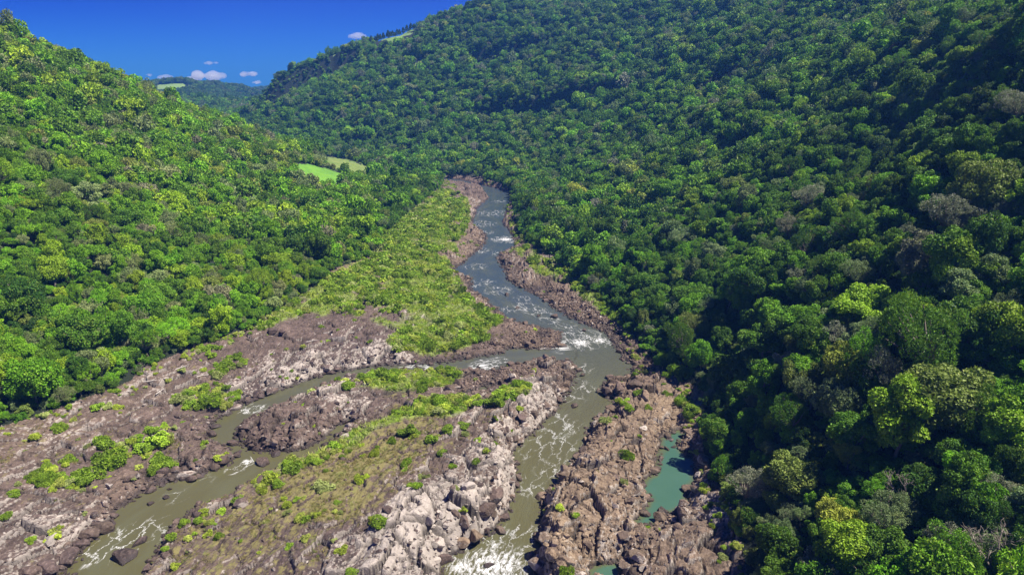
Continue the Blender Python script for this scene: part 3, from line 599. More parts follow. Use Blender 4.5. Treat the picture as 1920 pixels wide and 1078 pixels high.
def ico(sub):
    import bmesh
    bm = bmesh.new(); bmesh.ops.create_icosphere(bm, subdivisions=sub, radius=1); V = np.array([v.co[:] for v in bm.verts]); F = np.array([[v.index for v in f.verts] for f in bm.faces]); bm.free(); return V, F
def boulder_mesh(seed, sub=4):
    g = np.random.default_rng(seed); V, F = ico(sub); V = V / np.linalg.norm(V, axis=1)[:, None]
    n = unit(12, g); n[:, 2] *= .8; n /= np.linalg.norm(n, axis=1)[:, None]; d = .5 + .34 * g.random(12)
    dot = np.maximum(V @ n.T, .02); r_ = np.minimum((d[None] / dot).min(1), 1.05)
    r_ = r_ + .09 * (fbm(V[:, 0] * 3 + seed, V[:, 1] * 3 + V[:, 2] * 2, 3, seed) - .5)
    return new_mesh('boulder', V * r_[:, None] * [1.25, .95, .72], F, [M_BOULDER])
BOUL = [boulder_mesh(500 + i) for i in range(7)]; BOUL_S = [boulder_mesh(520 + i, 2) for i in range(5)]

# ------------------------------------------------------------------ masses nobody could count: points that carry copies of a few shapes
def mass(name, meshes, pts, rot, scl, ix, label, cat, **cols):
    me = bpy.data.meshes.new(name); n = len(pts); me.vertices.add(n); me.vertices.foreach_set('co', np.asarray(pts, np.float32).ravel())
    def av(nm, typ, key, v): a = me.attributes.new(nm, typ, 'POINT'); a.data.foreach_set(key, np.asarray(v).ravel())
    av('rt', 'FLOAT_VECTOR', 'vector', np.asarray(rot, np.float32)); av('sc', 'FLOAT_VECTOR', 'vector', np.asarray(scl, np.float32)); av('ix', 'INT', 'value', np.asarray(ix, np.int32))
    for k, v in cols.items():
        v = np.asarray(v, np.float32)
        if v.ndim == 2: av(k, 'FLOAT_COLOR', 'color', np.c_[v, np.ones(n)].astype(np.float32))
        else: av(k, 'FLOAT', 'value', v)
    o = link(name, me, label=label, category=cat, kind='stuff')
    cl = bpy.data.collections.new(name + '_shapes')
    for i, m_ in enumerate(meshes): cl.objects.link(bpy.data.objects.new(f'{name}_shape_{chr(97 + i)}', m_))
    g = bpy.data.node_groups.new(name + '_nodes', 'GeometryNodeTree')
    g.interface.new_socket('Geometry', in_out='INPUT', socket_type='NodeSocketGeometry'); g.interface.new_socket('Geometry', in_out='OUTPUT', socket_type='NodeSocketGeometry')
    gi, go = g.nodes.new('NodeGroupInput'), g.nodes.new('NodeGroupOutput'); ip = g.nodes.new('GeometryNodeInstanceOnPoints'); ci = g.nodes.new('GeometryNodeCollectionInfo')
    ci.inputs['Collection'].default_value = cl; ci.inputs['Separate Children'].default_value = True; ci.inputs['Reset Children'].default_value = True; ip.inputs['Pick Instance'].default_value = True
    def na(nm, dt): q = g.nodes.new('GeometryNodeInputNamedAttribute'); q.data_type = dt; q.inputs['Name'].default_value = nm; return q.outputs['Attribute']
    g.links.new(gi.outputs[0], ip.inputs['Points']); g.links.new(ci.outputs[0], ip.inputs['Instance']); g.links.new(na('ix', 'INT'), ip.inputs['Instance Index'])
    er = g.nodes.new('FunctionNodeEulerToRotation'); g.links.new(na('rt', 'FLOAT_VECTOR'), er.inputs[0]); g.links.new(er.outputs[0], ip.inputs['Rotation']); g.links.new(na('sc', 'FLOAT_VECTOR'), ip.inputs['Scale'])
    g.links.new(ip.outputs[0], go.inputs[0]); md = o.modifiers.new('copies', 'NODES'); md.node_group = g; return o

# ------------------------------------------------------------------ colours of the leaves
PAL = [('dark green', (.024, .078, .010)), ('deep green', (.055, .150, .012)), ('mid green', (.095, .22, .013)), ('bright green', (.15, .35, .012)), ('lime green', (.25, .42, .02)), ('grey green', (.20, .275, .11)), ('olive', (.19, .255, .05)), ('pale grey', (.245, .26, .18)), ('yellow', (.34, .40, .05)), ('rusty red', (.28, .13, .045))]
PW = np.array([.07, .16, .26, .21, .08, .12, .06, .03, .006, 0]); PW = PW / PW.sum(); PWL = np.array([.02, .07, .27, .22, .13, .19, .08, .02, .006, 0]); PWL = PWL / PWL.sum()   # left slope: lighter kinds, with its sunlit look put into the mix
PC = np.array([p[1] for p in PAL])
def pick_colours(x, y, g, w=PW):
    cum = np.cumsum(w); q = .5 * g.random(len(x)) + .5 * np.clip((fbm(x / 25, y / 25, 2, 91) - .5) * 1.7 + .5, 0, .999)
    k = np.minimum(np.searchsorted(cum, np.clip(q + g.normal(0, .1, len(x)), 0, .998)), len(w) - 1)
    sw = g.random(len(x)) < .45; k = np.where(sw, g.choice(len(w), len(x), p=w), k)
    return k, PC[k] * np.exp(g.normal(0, .16, len(x)))[:, None] * np.exp(g.normal(0, .035, (len(x), 3)))

# ------------------------------------------------------------------ forest
def jitter(x0, x1, y0, y1, s, g):
    X, Y = np.meshgrid(np.arange(x0, x1, s), np.arange(y0, y1, s * .9)); X = X + (np.arange(X.shape[0]) % 2)[:, None] * s / 2
    return (X + g.uniform(-.42, .42, X.shape) * s).ravel(), (Y + g.uniform(-.42, .42, Y.shape) * s).ravel()
def forest_points(s, y0, y1, g, gap=None):
    hx = .95 * y1 + 80; x, y = jitter(-hx, hx, y0, y1, s, g)
    x, y = x[np.abs(x) < .95 * y + 90], y[np.abs(x) < .95 * y + 90]
    ok = (interp(AT['forest'], x, y) > .5) & (interp(AT['sd'], x, y) > 3.0) & (interp(AT['field'], x, y) < .3); x, y = x[ok], y[ok]
    z = hgt(x, y); px, py, d = project(x, y, z); sl_ = np.hypot(hgt(x + 3, y) - hgt(x - 3, y), hgt(x, y + 3) - hgt(x, y - 3)) / 6
    ok = (sl_ < np.where(y > 600, 3.2, 1.8)) & (d > 35) & (px > -420) & (px < 2340) & (py < 1420) & (py > -350) & seen(x, y, z + 18); x, y, z, d = x[ok], y[ok], z[ok], d[ok]
    hide = np.zeros(len(x), bool); rnd = g.random(len(x)) > .3
    for dz in ((1, 5, 8.5) if s > 4 else (.5, 2, 3.4)):
        qx, qy, qd = project(x, y, z + dz)
        for pl in (FIELD1, FIELD2, FIELD3): hide |= inpoly(qx, qy, pl) & (rnd if pl is FIELD2 else True)
    x, y, z, d = x[~hide], y[~hide], z[~hide], d[~hide]
    if gap is not None:
        ok = fbm(x / 22, y / 22, 3, 140) > gap * np.where(x > 30, 1, .8); x, y, z, d = x[ok], y[ok], z[ok], d[ok]
    return x, y, z, d
g = np.random.default_rng(11)
fx, fy_, fz, fd = [np.concatenate(q) for q in zip(forest_points(5.0, 40, 190, g, .33), forest_points(4.3, 190, 640, g, .24), forest_points(5.8, 640, 1480, g))]
fr = np.clip(np.exp(g.normal(1.0, .32, len(fx))), 1.6, 6.0) * np.where(fd > 640, 1.2, 1.0) * np.where(fd < 190, 1.18, 1.0)
steepf = np.hypot(hgt(fx + 3, fy_) - hgt(fx - 3, fy_), hgt(fx, fy_ + 3) - hgt(fx, fy_ - 3)) / 6; fr *= np.where(steepf > 1.3, .62, 1)
edge = interp(AT['forest'], fx + 5, fy_) + interp(AT['forest'], fx - 5, fy_) + interp(AT['forest'], fx, fy_ - 5) + interp(AT['forest'], fx, fy_ + 5)
fr *= np.where(edge < 3.9, .72, 1) * np.where((fx > 30) & (fx < 68) & (fy_ > 115) & (fy_ < 185), .72, 1)
fk, fc = pick_colours(fx, fy_, g); fkl, fcl = pick_colours(fx, fy_, g, PWL); lf = (fx < -.25 * fy_ + 20) & (fy_ < 800); fk = np.where(lf, fkl, fk); fc = np.where(lf[:, None], fcl * [1.28, 1.16, 1.05], fc); fkind = g.integers(0, len(KINDS), len(fx))  # left slope leaves brightened and yellowed: sunlight put into their colour
fkind = np.where(np.isin(fk, (5, 7)) & (g.random(len(fx)) < .6), np.where(g.random(len(fx)) < .5, 3, 7), fkind)
frot = g.uniform(0, 6.28, len(fx)); fsz = fr * g.uniform(.75, 1.4, len(fx))
ftilt = g.normal(0, .11, (len(fx), 2))
# trees placed where the photograph shows one that stands out: pixel of the crown, radius px, kind, palette index
HERO = [(1740,735,88,0,6),(1440,245,16,2,4),(1480,610,28,1,3),(1680,98,16,0,9),(1728,96,18,0,8),(1300,580,26,0,3),(1450,600,30,0,3),(1800,860,36,0,2),(1660,975,40,3,5),(1400,920,40,3,7),(1480,900,42,0,6),(1430,650,34,1,2),(1500,700,32,0,3),(1690,960,34,7,5),(1870,930,36,3,7),(1760,1020,40,7,7),(1560,760,40,0,5),(1770,420,45,3,7),(1860,440,36,0,3),(1700,170,18,0,4),(130,345,26,0,2),(250,420,26,0,2),(60,560,34,0,1),(280,580,30,0,3),(70,720,44,0,3),(160,640,34,2,2),(405,330,16,0,8),(1120,340,14,0,3),(1250,360,22,0,3),(1600,520,30,3,5),(1340,480,22,0,5),(1900,210,30,3,7)]
taken = np.zeros(len(fx), bool); hero = []
for px, py, rp, kd, pal in HERO:
    p = hit(px, py + rp * .9)
    if p is None: continue
    D = project(p[0], p[1], p[2])[2]; r_ = float(np.clip(rp * D / FPX, 2.5, 7.5)); taken |= np.hypot(fx - p[0], fy_ - p[1]) < r_ * 1.0
    hero.append((p[0], p[1], float(hgt(np.array([p[0]]), np.array([p[1]]))[0]), D, r_, kd, pal))
kp = ~taken
fx, fy_, fz, fd, fr, fk, fc, fkind, frot, fsz, ftilt = [q[kp] for q in (fx, fy_, fz, fd, fr, fk, fc, fkind, frot, fsz, ftilt)]
ha = np.array(hero); hk = ha[:, 6].astype(int); nh = len(ha)
fx = np.r_[ha[:, 0], fx]; fy_ = np.r_[ha[:, 1], fy_]; fz = np.r_[ha[:, 2], fz]; fd = np.r_[ha[:, 3], fd]; fr = np.r_[ha[:, 4], fr]; fkind = np.r_[ha[:, 5].astype(int), fkind]; fk = np.r_[hk, fk]
fc = np.r_[PC[hk] * 1.05, fc]; frot = np.r_[g.uniform(0, 6, nh), frot]; fsz = np.r_[ha[:, 4], fsz]; ftilt = np.r_[np.zeros((nh, 2)), ftilt]
cpx, cpy, cd = project(fx, fy_, fz + fr * 1.3)
infr = (cpx > 6) & (cpx < 1914) & (cpy > 6) & (cpy < 1072) & seen(fx, fy_, fz + fr * 1.6)
score = np.where(infr, fr / cd, 0); score[:nh] *= 3
order = np.argsort(-score); NI = 292
ind = order[:NI]; rest = np.setdiff1d(np.arange(len(fx)), ind)
def words_size(r_): return 'large' if r_ > 4.2 else 'small' if r_ < 2.7 else 'medium'
items = []
for i in ind:
    o = bpy.data.objects.new('tree', None); COL.objects.link(o); o.location = (fx[i], fy_[i], fz[i] - .3); o.rotation_euler = (ftilt[i, 0], ftilt[i, 1], frot[i]); o.scale = (fr[i], fr[i] * float(g.uniform(.78, 1.1)), fsz[i]); o.empty_display_size = .2
    cm, tm = NEAR[fkind[i]]
    for nm, mm in (('crown', cm), ('trunk', tm)):
        c = bpy.data.objects.new(nm, mm); COL.objects.link(c); c.parent = o
        if nm == 'crown': c['leafcol'] = [float(v) for v in fc[i]] + [1.0]
    o['category'] = 'tree'; o['group'] = 'forest trees on the valley slopes'
    pn, fn = PAL[fk[i]][0], FORM[fkind[i]]
    items.append(dict(o=o, px=float(cpx[i]), py=float(cpy[i]), look=f'{words_size(fr[i])} {pn} {fn} tree', short=f'{pn} {fn} tree'))
label_all(items, PLACES_F)
# bare trees
items = []
for (px, py, rp), v in zip([(1840,1040,60),(1235,880,0),(1700,930,40),(1560,455,26),(1290,225,14),(1640,310,20),(30,735,24),(270,690,16),(1380,560,22),(1790,540,30)], range(10)):
    if rp == 0: continue
    p = hit(px, py + rp * .8)
    if p is None: continue
    D = project(p[0], p[1], p[2])[2]; r_ = float(np.clip(rp * D / FPX, 2.5, 6))
    o = bpy.data.objects.new('bare_tree', None); COL.objects.link(o); o.location = p; o.rotation_euler = (0, .2, v * 1.3); o.scale = (r_, r_, r_)
    for nm, mm in zip(('branches', 'trunk'), BARE[v % 3]): c = bpy.data.objects.new(nm, mm); COL.objects.link(c); c.parent = o
    o['category'] = 'tree'; o['group'] = 'leafless trees among the forest'
    items.append(dict(o=o, px=px, py=py, look='bare pale grey leafless tree', short='leafless tree'))
label_all(items, PLACES_F)
# the rest of the forest as one mass
def cliff_points():
    x, y = jitter(-400, 420, 640, 1180, 2.3, g); s_ = np.hypot(hgt(x + 3, y) - hgt(x - 3, y), hgt(x, y + 3) - hgt(x, y - 3)) / 6; ok = (s_ > .8) & (g.random(len(x)) < .5) & (interp(AT['forest'], x, y) > .5) & (interp(AT['field'], x, y) < .3); x, y = x[ok], y[ok]; z = hgt(x, y); ok = seen(x, y, z + 12); return x[ok], y[ok], z[ok], project(x[ok], y[ok], z[ok])[2]
ux, uy, uz, ud = [np.concatenate(q) for q in zip(forest_points(3.8, 40, 250, g), forest_points(3.9, 250, 640, g), cliff_points())]
ur = g.uniform(1.1, 2.3, len(ux)); uk, uc = pick_colours(ux, uy, g); uc *= .95; ui = g.integers(0, 12, len(ux))
rx, ry, rz, rr, rc, ri = fx[rest], fy_[rest], fz[rest], fr[rest], fc[rest], fkind[rest]
ri = np.where(cd[rest] < 330, ri, ri + 12)
P_ = np.concatenate([np.c_[rx, ry, rz - .3], np.c_[ux, uy, uz - .8]])
ui = np.where(ud < 330, ui, ui + 12)
nR, nU = len(rx), len(ux)
mass('forest', MIDF + FARF, P_, np.c_[g.normal(0, .06, nR + nU), g.normal(0, .06, nR + nU), g.uniform(0, 6.28, nR + nU)], np.concatenate([np.c_[rr, rr * g.uniform(.75, 1.12, nR), fsz[rest]], np.c_[ur, ur, ur * g.uniform(.8, 1.1, nU)]]), np.r_[ri, ui],
     'dense subtropical forest covering both slopes of the valley', 'forest', leafcol=np.concatenate([rc, uc]))
print('forest', nR, nU, 'hero', nh)

# ------------------------------------------------------------------ bushes
SHRUB = [([(600,528),(690,490),(722,446),(760,408),(800,378),(828,354),(850,350),(884,372),(880,410),(862,450),(848,490),(846,512),(862,545),(900,575),(880,575),(830,582),(790,577),(700,590),(640,582),(595,560)], .72),
 ([(735,662),(725,645),(770,618),(840,592),(905,578),(932,600),(925,636),(880,650),(800,658)], .85), ([(640,708),(700,702),(760,699),(850,692),(876,702),(840,722),(800,732),(740,742),(690,737),(650,722)], .9),
 ([(470,908),(500,888),(565,868),(610,848),(645,822),(700,792),(760,765),(820,745),(880,740),(900,757),(850,780),(780,790),(720,806),(660,836),(600,866),(540,890),(480,915)], .85), ([(915,746),(940,727),(990,705),(1012,712),(962,745),(930,756)], .8),
 ([(105,895),(135,840),(215,810),(245,835),(205,880),(170,915),(115,915)], .65), ([(225,835),(330,782),(345,815),(290,855),(240,858)], .75), ([(255,865),(320,845),(325,872),(270,890)], .6), ([(325,745),(400,718),(450,735),(430,765),(365,770)], .8), ([(375,695),(440,668),(480,688),(420,712)], .6), ([(45,885),(80,860),(115,870),(100,905),(60,905)], .5), ([(60,810),(110,780),(140,795),(100,820)], .3), ([(20,1000),(100,985),(125,1005),(60,1020)], .35), ([(640,575),(700,560),(720,580),(660,592)], .5),
 ([(960,432),(985,458),(1050,496),(1110,545),(1170,590),(1180,622),(1150,600),(1080,548),(1010,505),(965,470)], .35), ([(1260,735),(1300,742),(1312,775),(1295,785),(1280,760)], .5), ([(1150,735),(1200,720),(1215,745),(1170,765)], .35), ([(480,610),(505,590),(600,540),(640,520),(640,560),(540,600)], .25)]
LIME = np.array([(.40, .50, .05), (.30, .45, .035), (.44, .50, .10), (.22, .35, .025), (.38, .44, .14)])
bx, by = jitter(-175, 75, 92, 640, 1.7, g); far_thin = g.random(len(bx)) < np.clip(260 / by, .35, 1); bx, by = bx[far_thin], by[far_thin]
okb = (interp(AT['sd'], bx, by) > .8) & (interp(AT['forest'], bx, by) < .5); bx, by = bx[okb], by[okb]
bz = hgt(bx, by); bpx, bpy_, bd = project(bx, by, bz); dens = np.zeros(len(bx)) + np.where(bx < -.28 * by + 10, .035, .018)
jx = bpx + 46 * (fbm(bx / 14, by / 14, 3, 801) - .5); jy = bpy_ + 30 * (fbm(bx / 14, by / 14, 3, 802) - .5)
for pl, v in SHRUB: dens = np.where(inpoly(jx, jy, pl), v, dens)
dens += .02 * (interp(AT['grass'], bx, by) > .3)
nf = np.maximum.reduce([interp(AT['forest'], bx + a_, by + b_) for a_, b_ in ((5, 2), (-6, 0), (0, 7), (0, -5))]); dens = np.where(nf > .5, np.maximum(dens, .5), dens)
clump = np.clip((fbm(bx / 7, by / 7, 3, 210) - .5) * 4.2 + .85, 0, 1.4)
okb = g.random(len(bx)) < dens * clump; bx, by, bz, bd, bpx, bpy_ = [q[okb] for q in (bx, by, bz, bd, bpx, bpy_)]; nf_ = np.maximum.reduce([interp(AT['forest'], bx + a_, by + b_) for a_, b_ in ((-14, 4), (-22, 0), (0, 20))]); tall = None
br = np.clip(np.exp(g.normal(.12, .35, len(bx))), .5, 2.4) * np.where(np.any([inpoly(bpx, bpy_, q[0]) for q in SHRUB], axis=0), 1.35, .9) * np.where(bd > 300, 1.15, 1)
# taller bushes and young trees that lead over from the shrubs to the forest
tall = np.any([inpoly(bpx, bpy_, q[0]) for q in SHRUB[:2]], axis=0) & (g.random(len(bx)) < np.where(nf_ > .5, .5, .16)); br = np.where(tall, g.uniform(1.8, 3.6, len(bx)), br)
HB = [(603,905,20),(560,965,12),(540,940,11),(715,970,19),(760,862,13),(785,905,11),(802,890,9),(830,842,13),(810,815,15),(840,800,13),(870,790,14),(770,800,19),(700,845,11),(735,822,10),(640,1022,14),(660,1065,13),(590,960,8),(490,915,13),(520,902,13),(445,930,13),(415,955,11),(380,955,13),(400,970,9),(345,975,11),(320,1000,11),(310,1022,9),(330,1055,11),(258,1066,13),(850,870,9),(890,860,9),(912,840,11),(895,820,9),(170,880,28),(210,852,26),(190,822,18),(150,893,20),(88,882,20),(270,832,19),(300,812,24),(310,860,18),(290,880,13),(110,797,15),(330,742,13),(395,742,24),(420,752,15),(375,752,14),(412,686,18),(185,756,14),(202,756,10),(65,812,13),(100,1000,13),(60,1006,11),(1170,845,16),(1182,852,10),(1135,782,14),(1081,961,9),(1062,1066,17),(1250,734,10),(1295,772,14),(1180,760,10),(655,717,15),(930,745,18),(960,735,16),(985,715,14),(1215,760,8)]
hb = []
for px, py, rp in HB:
    p = hit(px, py + rp * .7)
    if p is None: continue
    D = project(*p)[2]; hb.append((p[0], p[1], p[2], D, rp * D / FPX * 1.15, px, py))
hb = np.array(hb); nb_ = len(hb)
bx = np.r_[hb[:, 0], bx]; by = np.r_[hb[:, 1], by]; bz = np.r_[hb[:, 2], bz]; bd = np.r_[hb[:, 3], bd]; br = np.r_[hb[:, 4], br]; bpx = np.r_[hb[:, 5], bpx]; bpy_ = np.r_[hb[:, 6], bpy_]
bk = g.integers(0, 5, len(bx)); bk = np.where((br > 1.9) & (g.random(len(bx)) < .6), 3, bk); bc = LIME[bk] * np.exp(g.normal(0, .2, (len(bx), 1))); bi = g.integers(0, 5, len(bx)); bh = br * g.uniform(.75, 1.15, len(bx))
sc = np.where((bpx > 4) & (bpx < 1916) & (bpy_ > 4) & (bpy_ < 1074) & seen(bx, by, bz + br), br / bd, 0); sc[:nb_] *= 3
order = np.argsort(-sc); ind = order[:280]; rest = np.setdiff1d(np.arange(len(bx)), ind)
BN = ['lime green', 'fresh green', 'yellowish green', 'deep green', 'pale green']; BF = ['round', 'dense', 'spiky', 'leafy', 'wispy']
items = []
for i in ind:
    o = link('bush', BUSH[bi[i]], category='bush', group='bushes on the river rocks'); o.location = (bx[i], by[i], bz[i] - .12); o.rotation_euler = (0, 0, float(g.uniform(0, 6.28))); o.scale = (br[i], br[i], bh[i]); o['leafcol'] = [float(v) for v in bc[i]] + [1.0]
    sz = 'big' if br[i] > 1.9 else 'tiny' if br[i] < 1.1 else 'low'
    items.append(dict(o=o, px=float(bpx[i]), py=float(bpy_[i]), look=f'{sz} {BN[bk[i]]} {BF[bi[i]]} bush', short=f'{BN[bk[i]]} {BF[bi[i]]} bush'))
label_all(items, PLACES_V)
ri = np.where(bd[rest] < 240, bi[rest], 5 + bi[rest] % 4); n = len(rest)
mass('shrubs', BUSH + BUSH_FAR, np.c_[bx[rest], by[rest], bz[rest] - .12], np.c_[np.zeros(n), np.zeros(n), g.uniform(0, 6.28, n)], np.c_[br[rest], br[rest], bh[rest]], ri, 'low lime green shrubs spreading over the river banks', 'shrubs', leafcol=bc[rest])
print('bushes', n, [int(inpoly(bpx, bpy_, q[0]).sum()) for q in SHRUB])
# dry grass tufts
def tuft(seed):
    g_ = np.random.default_rng(seed); n = 26; b0 = g_.normal(0, .22, (n, 3)) * [1, 1, 0]; tip = b0 + g_.normal(0, .28, (n, 3)) * [1, 1, .3] + [0, 0, .42]; sd = unit(n, g_) * [1, 1, 0] * .05
    V = np.stack([b0 - sd, b0 + sd, tip + sd * .2, tip - sd * .2], 1).reshape(-1, 3); me = new_mesh('tuft', V, np.arange(4 * n).reshape(n, 4), [M_LEAF]); fattr(me, 'lv', np.clip(g_.normal(1, .2, n), .5, 1.5), 'FACE'); return me
tx, ty = jitter(-175, 75, 92, 260, .95, g); tg = interp(AT['grass'], tx, ty) + (fbm(tx / 4, ty / 4, 3, 333) - .5) * 1.2; okb = (interp(AT['sd'], tx, ty) > 1.2) & (interp(AT['forest'], tx, ty) < .5) & (tg > .55) & (g.random(len(tx)) < .7); tx, ty = tx[okb], ty[okb]; nd = len(tx)
lx, ly = jitter(-175, 75, 92, 620, 1.25, g); okb = (interp(AT['sd'], lx, ly) > .7) & (interp(AT['forest'], lx, ly) < .5) & (interp(AT['green'], lx, ly) * (fbm(lx / 5, ly / 5, 3, 340) + .3) > .45) & (g.random(len(lx)) < .8); tx = np.r_[tx, lx[okb]]; ty = np.r_[ty, ly[okb]]; n = len(tx)
ts = np.r_[g.uniform(.6, 1.3, nd), g.uniform(1.3, 2.8, n - nd)]; GC = np.array([(.27, .21, .08), (.22, .20, .05), (.19, .23, .04), (.30, .25, .11)])
mass('grass_tufts', [tuft(k) for k in range(4)], np.c_[tx, ty, hgt(tx, ty) - .04], np.c_[np.zeros(n), np.zeros(n), g.uniform(0, 6.28, n)], np.c_[ts, ts, ts], g.integers(0, 4, n), 'dry straw and fresh green grass growing between the rocks', 'grass', leafcol=np.where((np.arange(n) < nd)[:, None], GC[g.integers(0, 4, n)], LIME[g.integers(0, 5, n)]))
print('tufts', n)

# ------------------------------------------------------------------ boulders and rubble
HBO = [(235,1055,24,0,0),(267,1028,14,0,0),(498,877,15,0,.1),(388,846,15,.2,.1),(418,860,14,0,.1),(440,835,13,0,.1),(402,872,12,.1,.2),(315,945,8,0,.2),(285,957,7,0,.2),(320,930,5,0,.1),(200,988,20,.2,.3),(172,1000,16,.1,.2),(350,890,16,.5,.2),(255,893,11,.8,0),(330,880,10,.2,.2),(300,890,9,.1,.3),(360,905,12,.1,.2),(375,900,10,.1,.2),(95,1012,16,.9,0),(130,1045,22,0,0),(90,1060,22,0,0),(60,1070,20,0,.1),(150,1020,14,0,0),(915,1073,11,.1,0),(1077,771,8,.1,.4),(1085,700,8,.1,.3),(1092,712,6,.1,.3),(1190,718,15,.1,.2),(1160,725,14,0,.1),(1140,735,14,0,.2),(1210,740,14,.1,.5),(905,955,26,.1,.1),(930,925,20,.1,.1),(890,1000,20,.1,.7),(865,1015,14,.1,.6),(870,975,16,.2,.1),(1035,1035,22,.1,.8),(1060,1050,16,.1,.5),(1175,1058,16,.5,.4),(1190,1072,14,.5,.3),(1085,1075,12,.5,.2),(1200,1045,14,.4,.3),(1258,832,6,.8,.1),(1262,845,5,.2,.1),(1150,600,5,0,.1),(1040,602,7,.1,.2),(1095,628,5,0,.2),(970,585,6,.1,.2),(950,560,6,0,.1),(1010,600,5,0,.1),(985,800,12,.4,.3),(1000,775,12,.2,.2),(1025,760,10,.2,.2),(1050,730,10,.3,.3),(1065,705,10,.1,.3),(975,825,12,.4,.3),(1310,890,10,.6,.2),(1305,915,12,.6,.2),(510,620,9,0,0),(530,620,8,0,0),(575,690,8,.6,0),(505,735,12,.5,0),(440,765,12,.4,.1)]
pts = []
for px, py, rp, pa, tn in HBO:
    p = hit(px, py + rp * .3)
    if p is None: continue
    D = project(*p)[2]; zz = max(p[2], -.15); pts.append((p[0], p[1], zz, D, rp * D / FPX, pa, tn, px, py, 1))
def bank(n_s, lo, hi, y1, den):
    x, y = jitter(-170, 75, 92, y1, n_s, g); s_ = interp(AT['sd'], x, y); ro = interp(AT['rough'], x, y); ok = (s_ > lo) & (s_ < hi) & (interp(AT['forest'], x, y) < .5) & (g.random(len(x)) < den * (.35 + ro) * np.exp(-np.maximum(s_, 0) / 3.5)); return x[ok], y[ok]
x, y = bank(1.6, -1.2, 14, 420, .62); z = hgt(x, y); px, py, d = project(x, y, z); r_ = np.clip(np.exp(g.normal(-.25, .38, len(x))), .4, 1.9)
pa = np.clip(interp(AT['pale'], x, y) + g.normal(-.1, .2, len(x)), 0, 1) * (z > .8); tn = np.clip(interp(AT['tan'], x, y) * .7 + g.normal(0, .1, len(x)), 0, 1)
for i in range(len(x)): pts.append((x[i], y[i], max(z[i], -.15), d[i], r_[i], pa[i], tn[i], px[i], py[i], 0))
B = np.array(pts); sc = np.where((B[:, 7] > 4) & (B[:, 7] < 1916) & (B[:, 8] > 4) & (B[:, 8] < 1074) & seen(B[:, 0], B[:, 1], B[:, 2] + B[:, 4] * .5), B[:, 4] / B[:, 3], 0) + B[:, 9]
order = np.argsort(-sc); items = []
for i in order[:270]:
    q = B[i]; o = link('boulder', BOUL[int(g.integers(0, 7))], category='boulder', group='boulders along the river'); s_ = q[4]; o.location = (q[0], q[1], q[2] + s_ * .18); o.rotation_euler = (float(g.normal(0, .18)), float(g.normal(0, .18)), float(g.uniform(0, 6.28))); o.scale = (s_, s_ * float(g.uniform(.75, 1)), s_ * float(g.uniform(.75, 1.1)))
    o['pale'] = float(q[5]); o['tan'] = float(q[6])
    tone = 'pale lichened' if q[5] > .45 else 'tan brown' if q[6] > .4 else 'reddish brown' if q[6] > .18 else 'dark purple'
    szw = 'large' if s_ > 1.7 else 'small' if s_ < .9 else 'medium'; fo = 'flat' if o.scale[2] / s_ < .86 else 'blocky'
    items.append(dict(o=o, px=float(q[7]), py=float(q[8]), look=f'{szw} {tone} {fo} boulder', short=f'{tone} {fo} boulder'))
label_all(items, PLACES_V)
x, y = bank(.95, -.6, 11, 430, 1.0); rest = order[270:]; ex_, ey_ = bank(1.5, 3, 60, 330, 1e9); kk_ = (g.random(len(ex_)) < .11) & (interp(AT['green'], ex_, ey_) < .4); x = np.r_[x, ex_[kk_], B[rest, 0]]; y = np.r_[y, ey_[kk_], B[rest, 1]]; n = len(x); s_ = np.r_[np.clip(np.exp(g.normal(-1.0, .4, n - len(rest))), .15, .9), B[rest, 4]]
BARS = [[(905,640),(955,628),(1005,618),(1050,632),(1050,650),(990,655),(930,650),(880,655)],[(860,712),(900,698),(960,690),(1010,685),(1000,700),(940,715),(880,732)],[(1030,528),(1100,565),(1160,610),(1185,670),(1150,640),(1090,600),(1020,556)]]
x2, y2 = jitter(-60, 60, 190, 330, .9, g); z2 = hgt(x2, y2); p2, q2, _ = project(x2, y2, z2); ok = np.any([inpoly(p2, q2, b_) for b_ in BARS], axis=0) & (z2 > -.2); x = np.r_[x, x2[ok]]; y = np.r_[y, y2[ok]]; s_ = np.r_[s_, g.uniform(.3, .75, ok.sum())]; n = len(x)
z = np.maximum(hgt(x, y), -.1)
mass('rubble', BOUL_S, np.c_[x, y, z + s_ * .15], g.normal(0, .3, (n, 3)) + np.c_[np.zeros(n), np.zeros(n), g.uniform(0, 6.28, n)], np.c_[s_, s_ * g.uniform(.7, 1, n), s_ * g.uniform(.6, 1, n)], g.integers(0, 5, n), 'loose broken stones lining the banks and gravel bars', 'rubble',
     pale=np.clip(interp(AT['pale'], x, y) + g.normal(-.15, .2, n), 0, 1) * (z > .7), tan=np.clip(interp(AT['tan'], x, y) + g.normal(0, .1, n), 0, 1))
print('rubble', n)
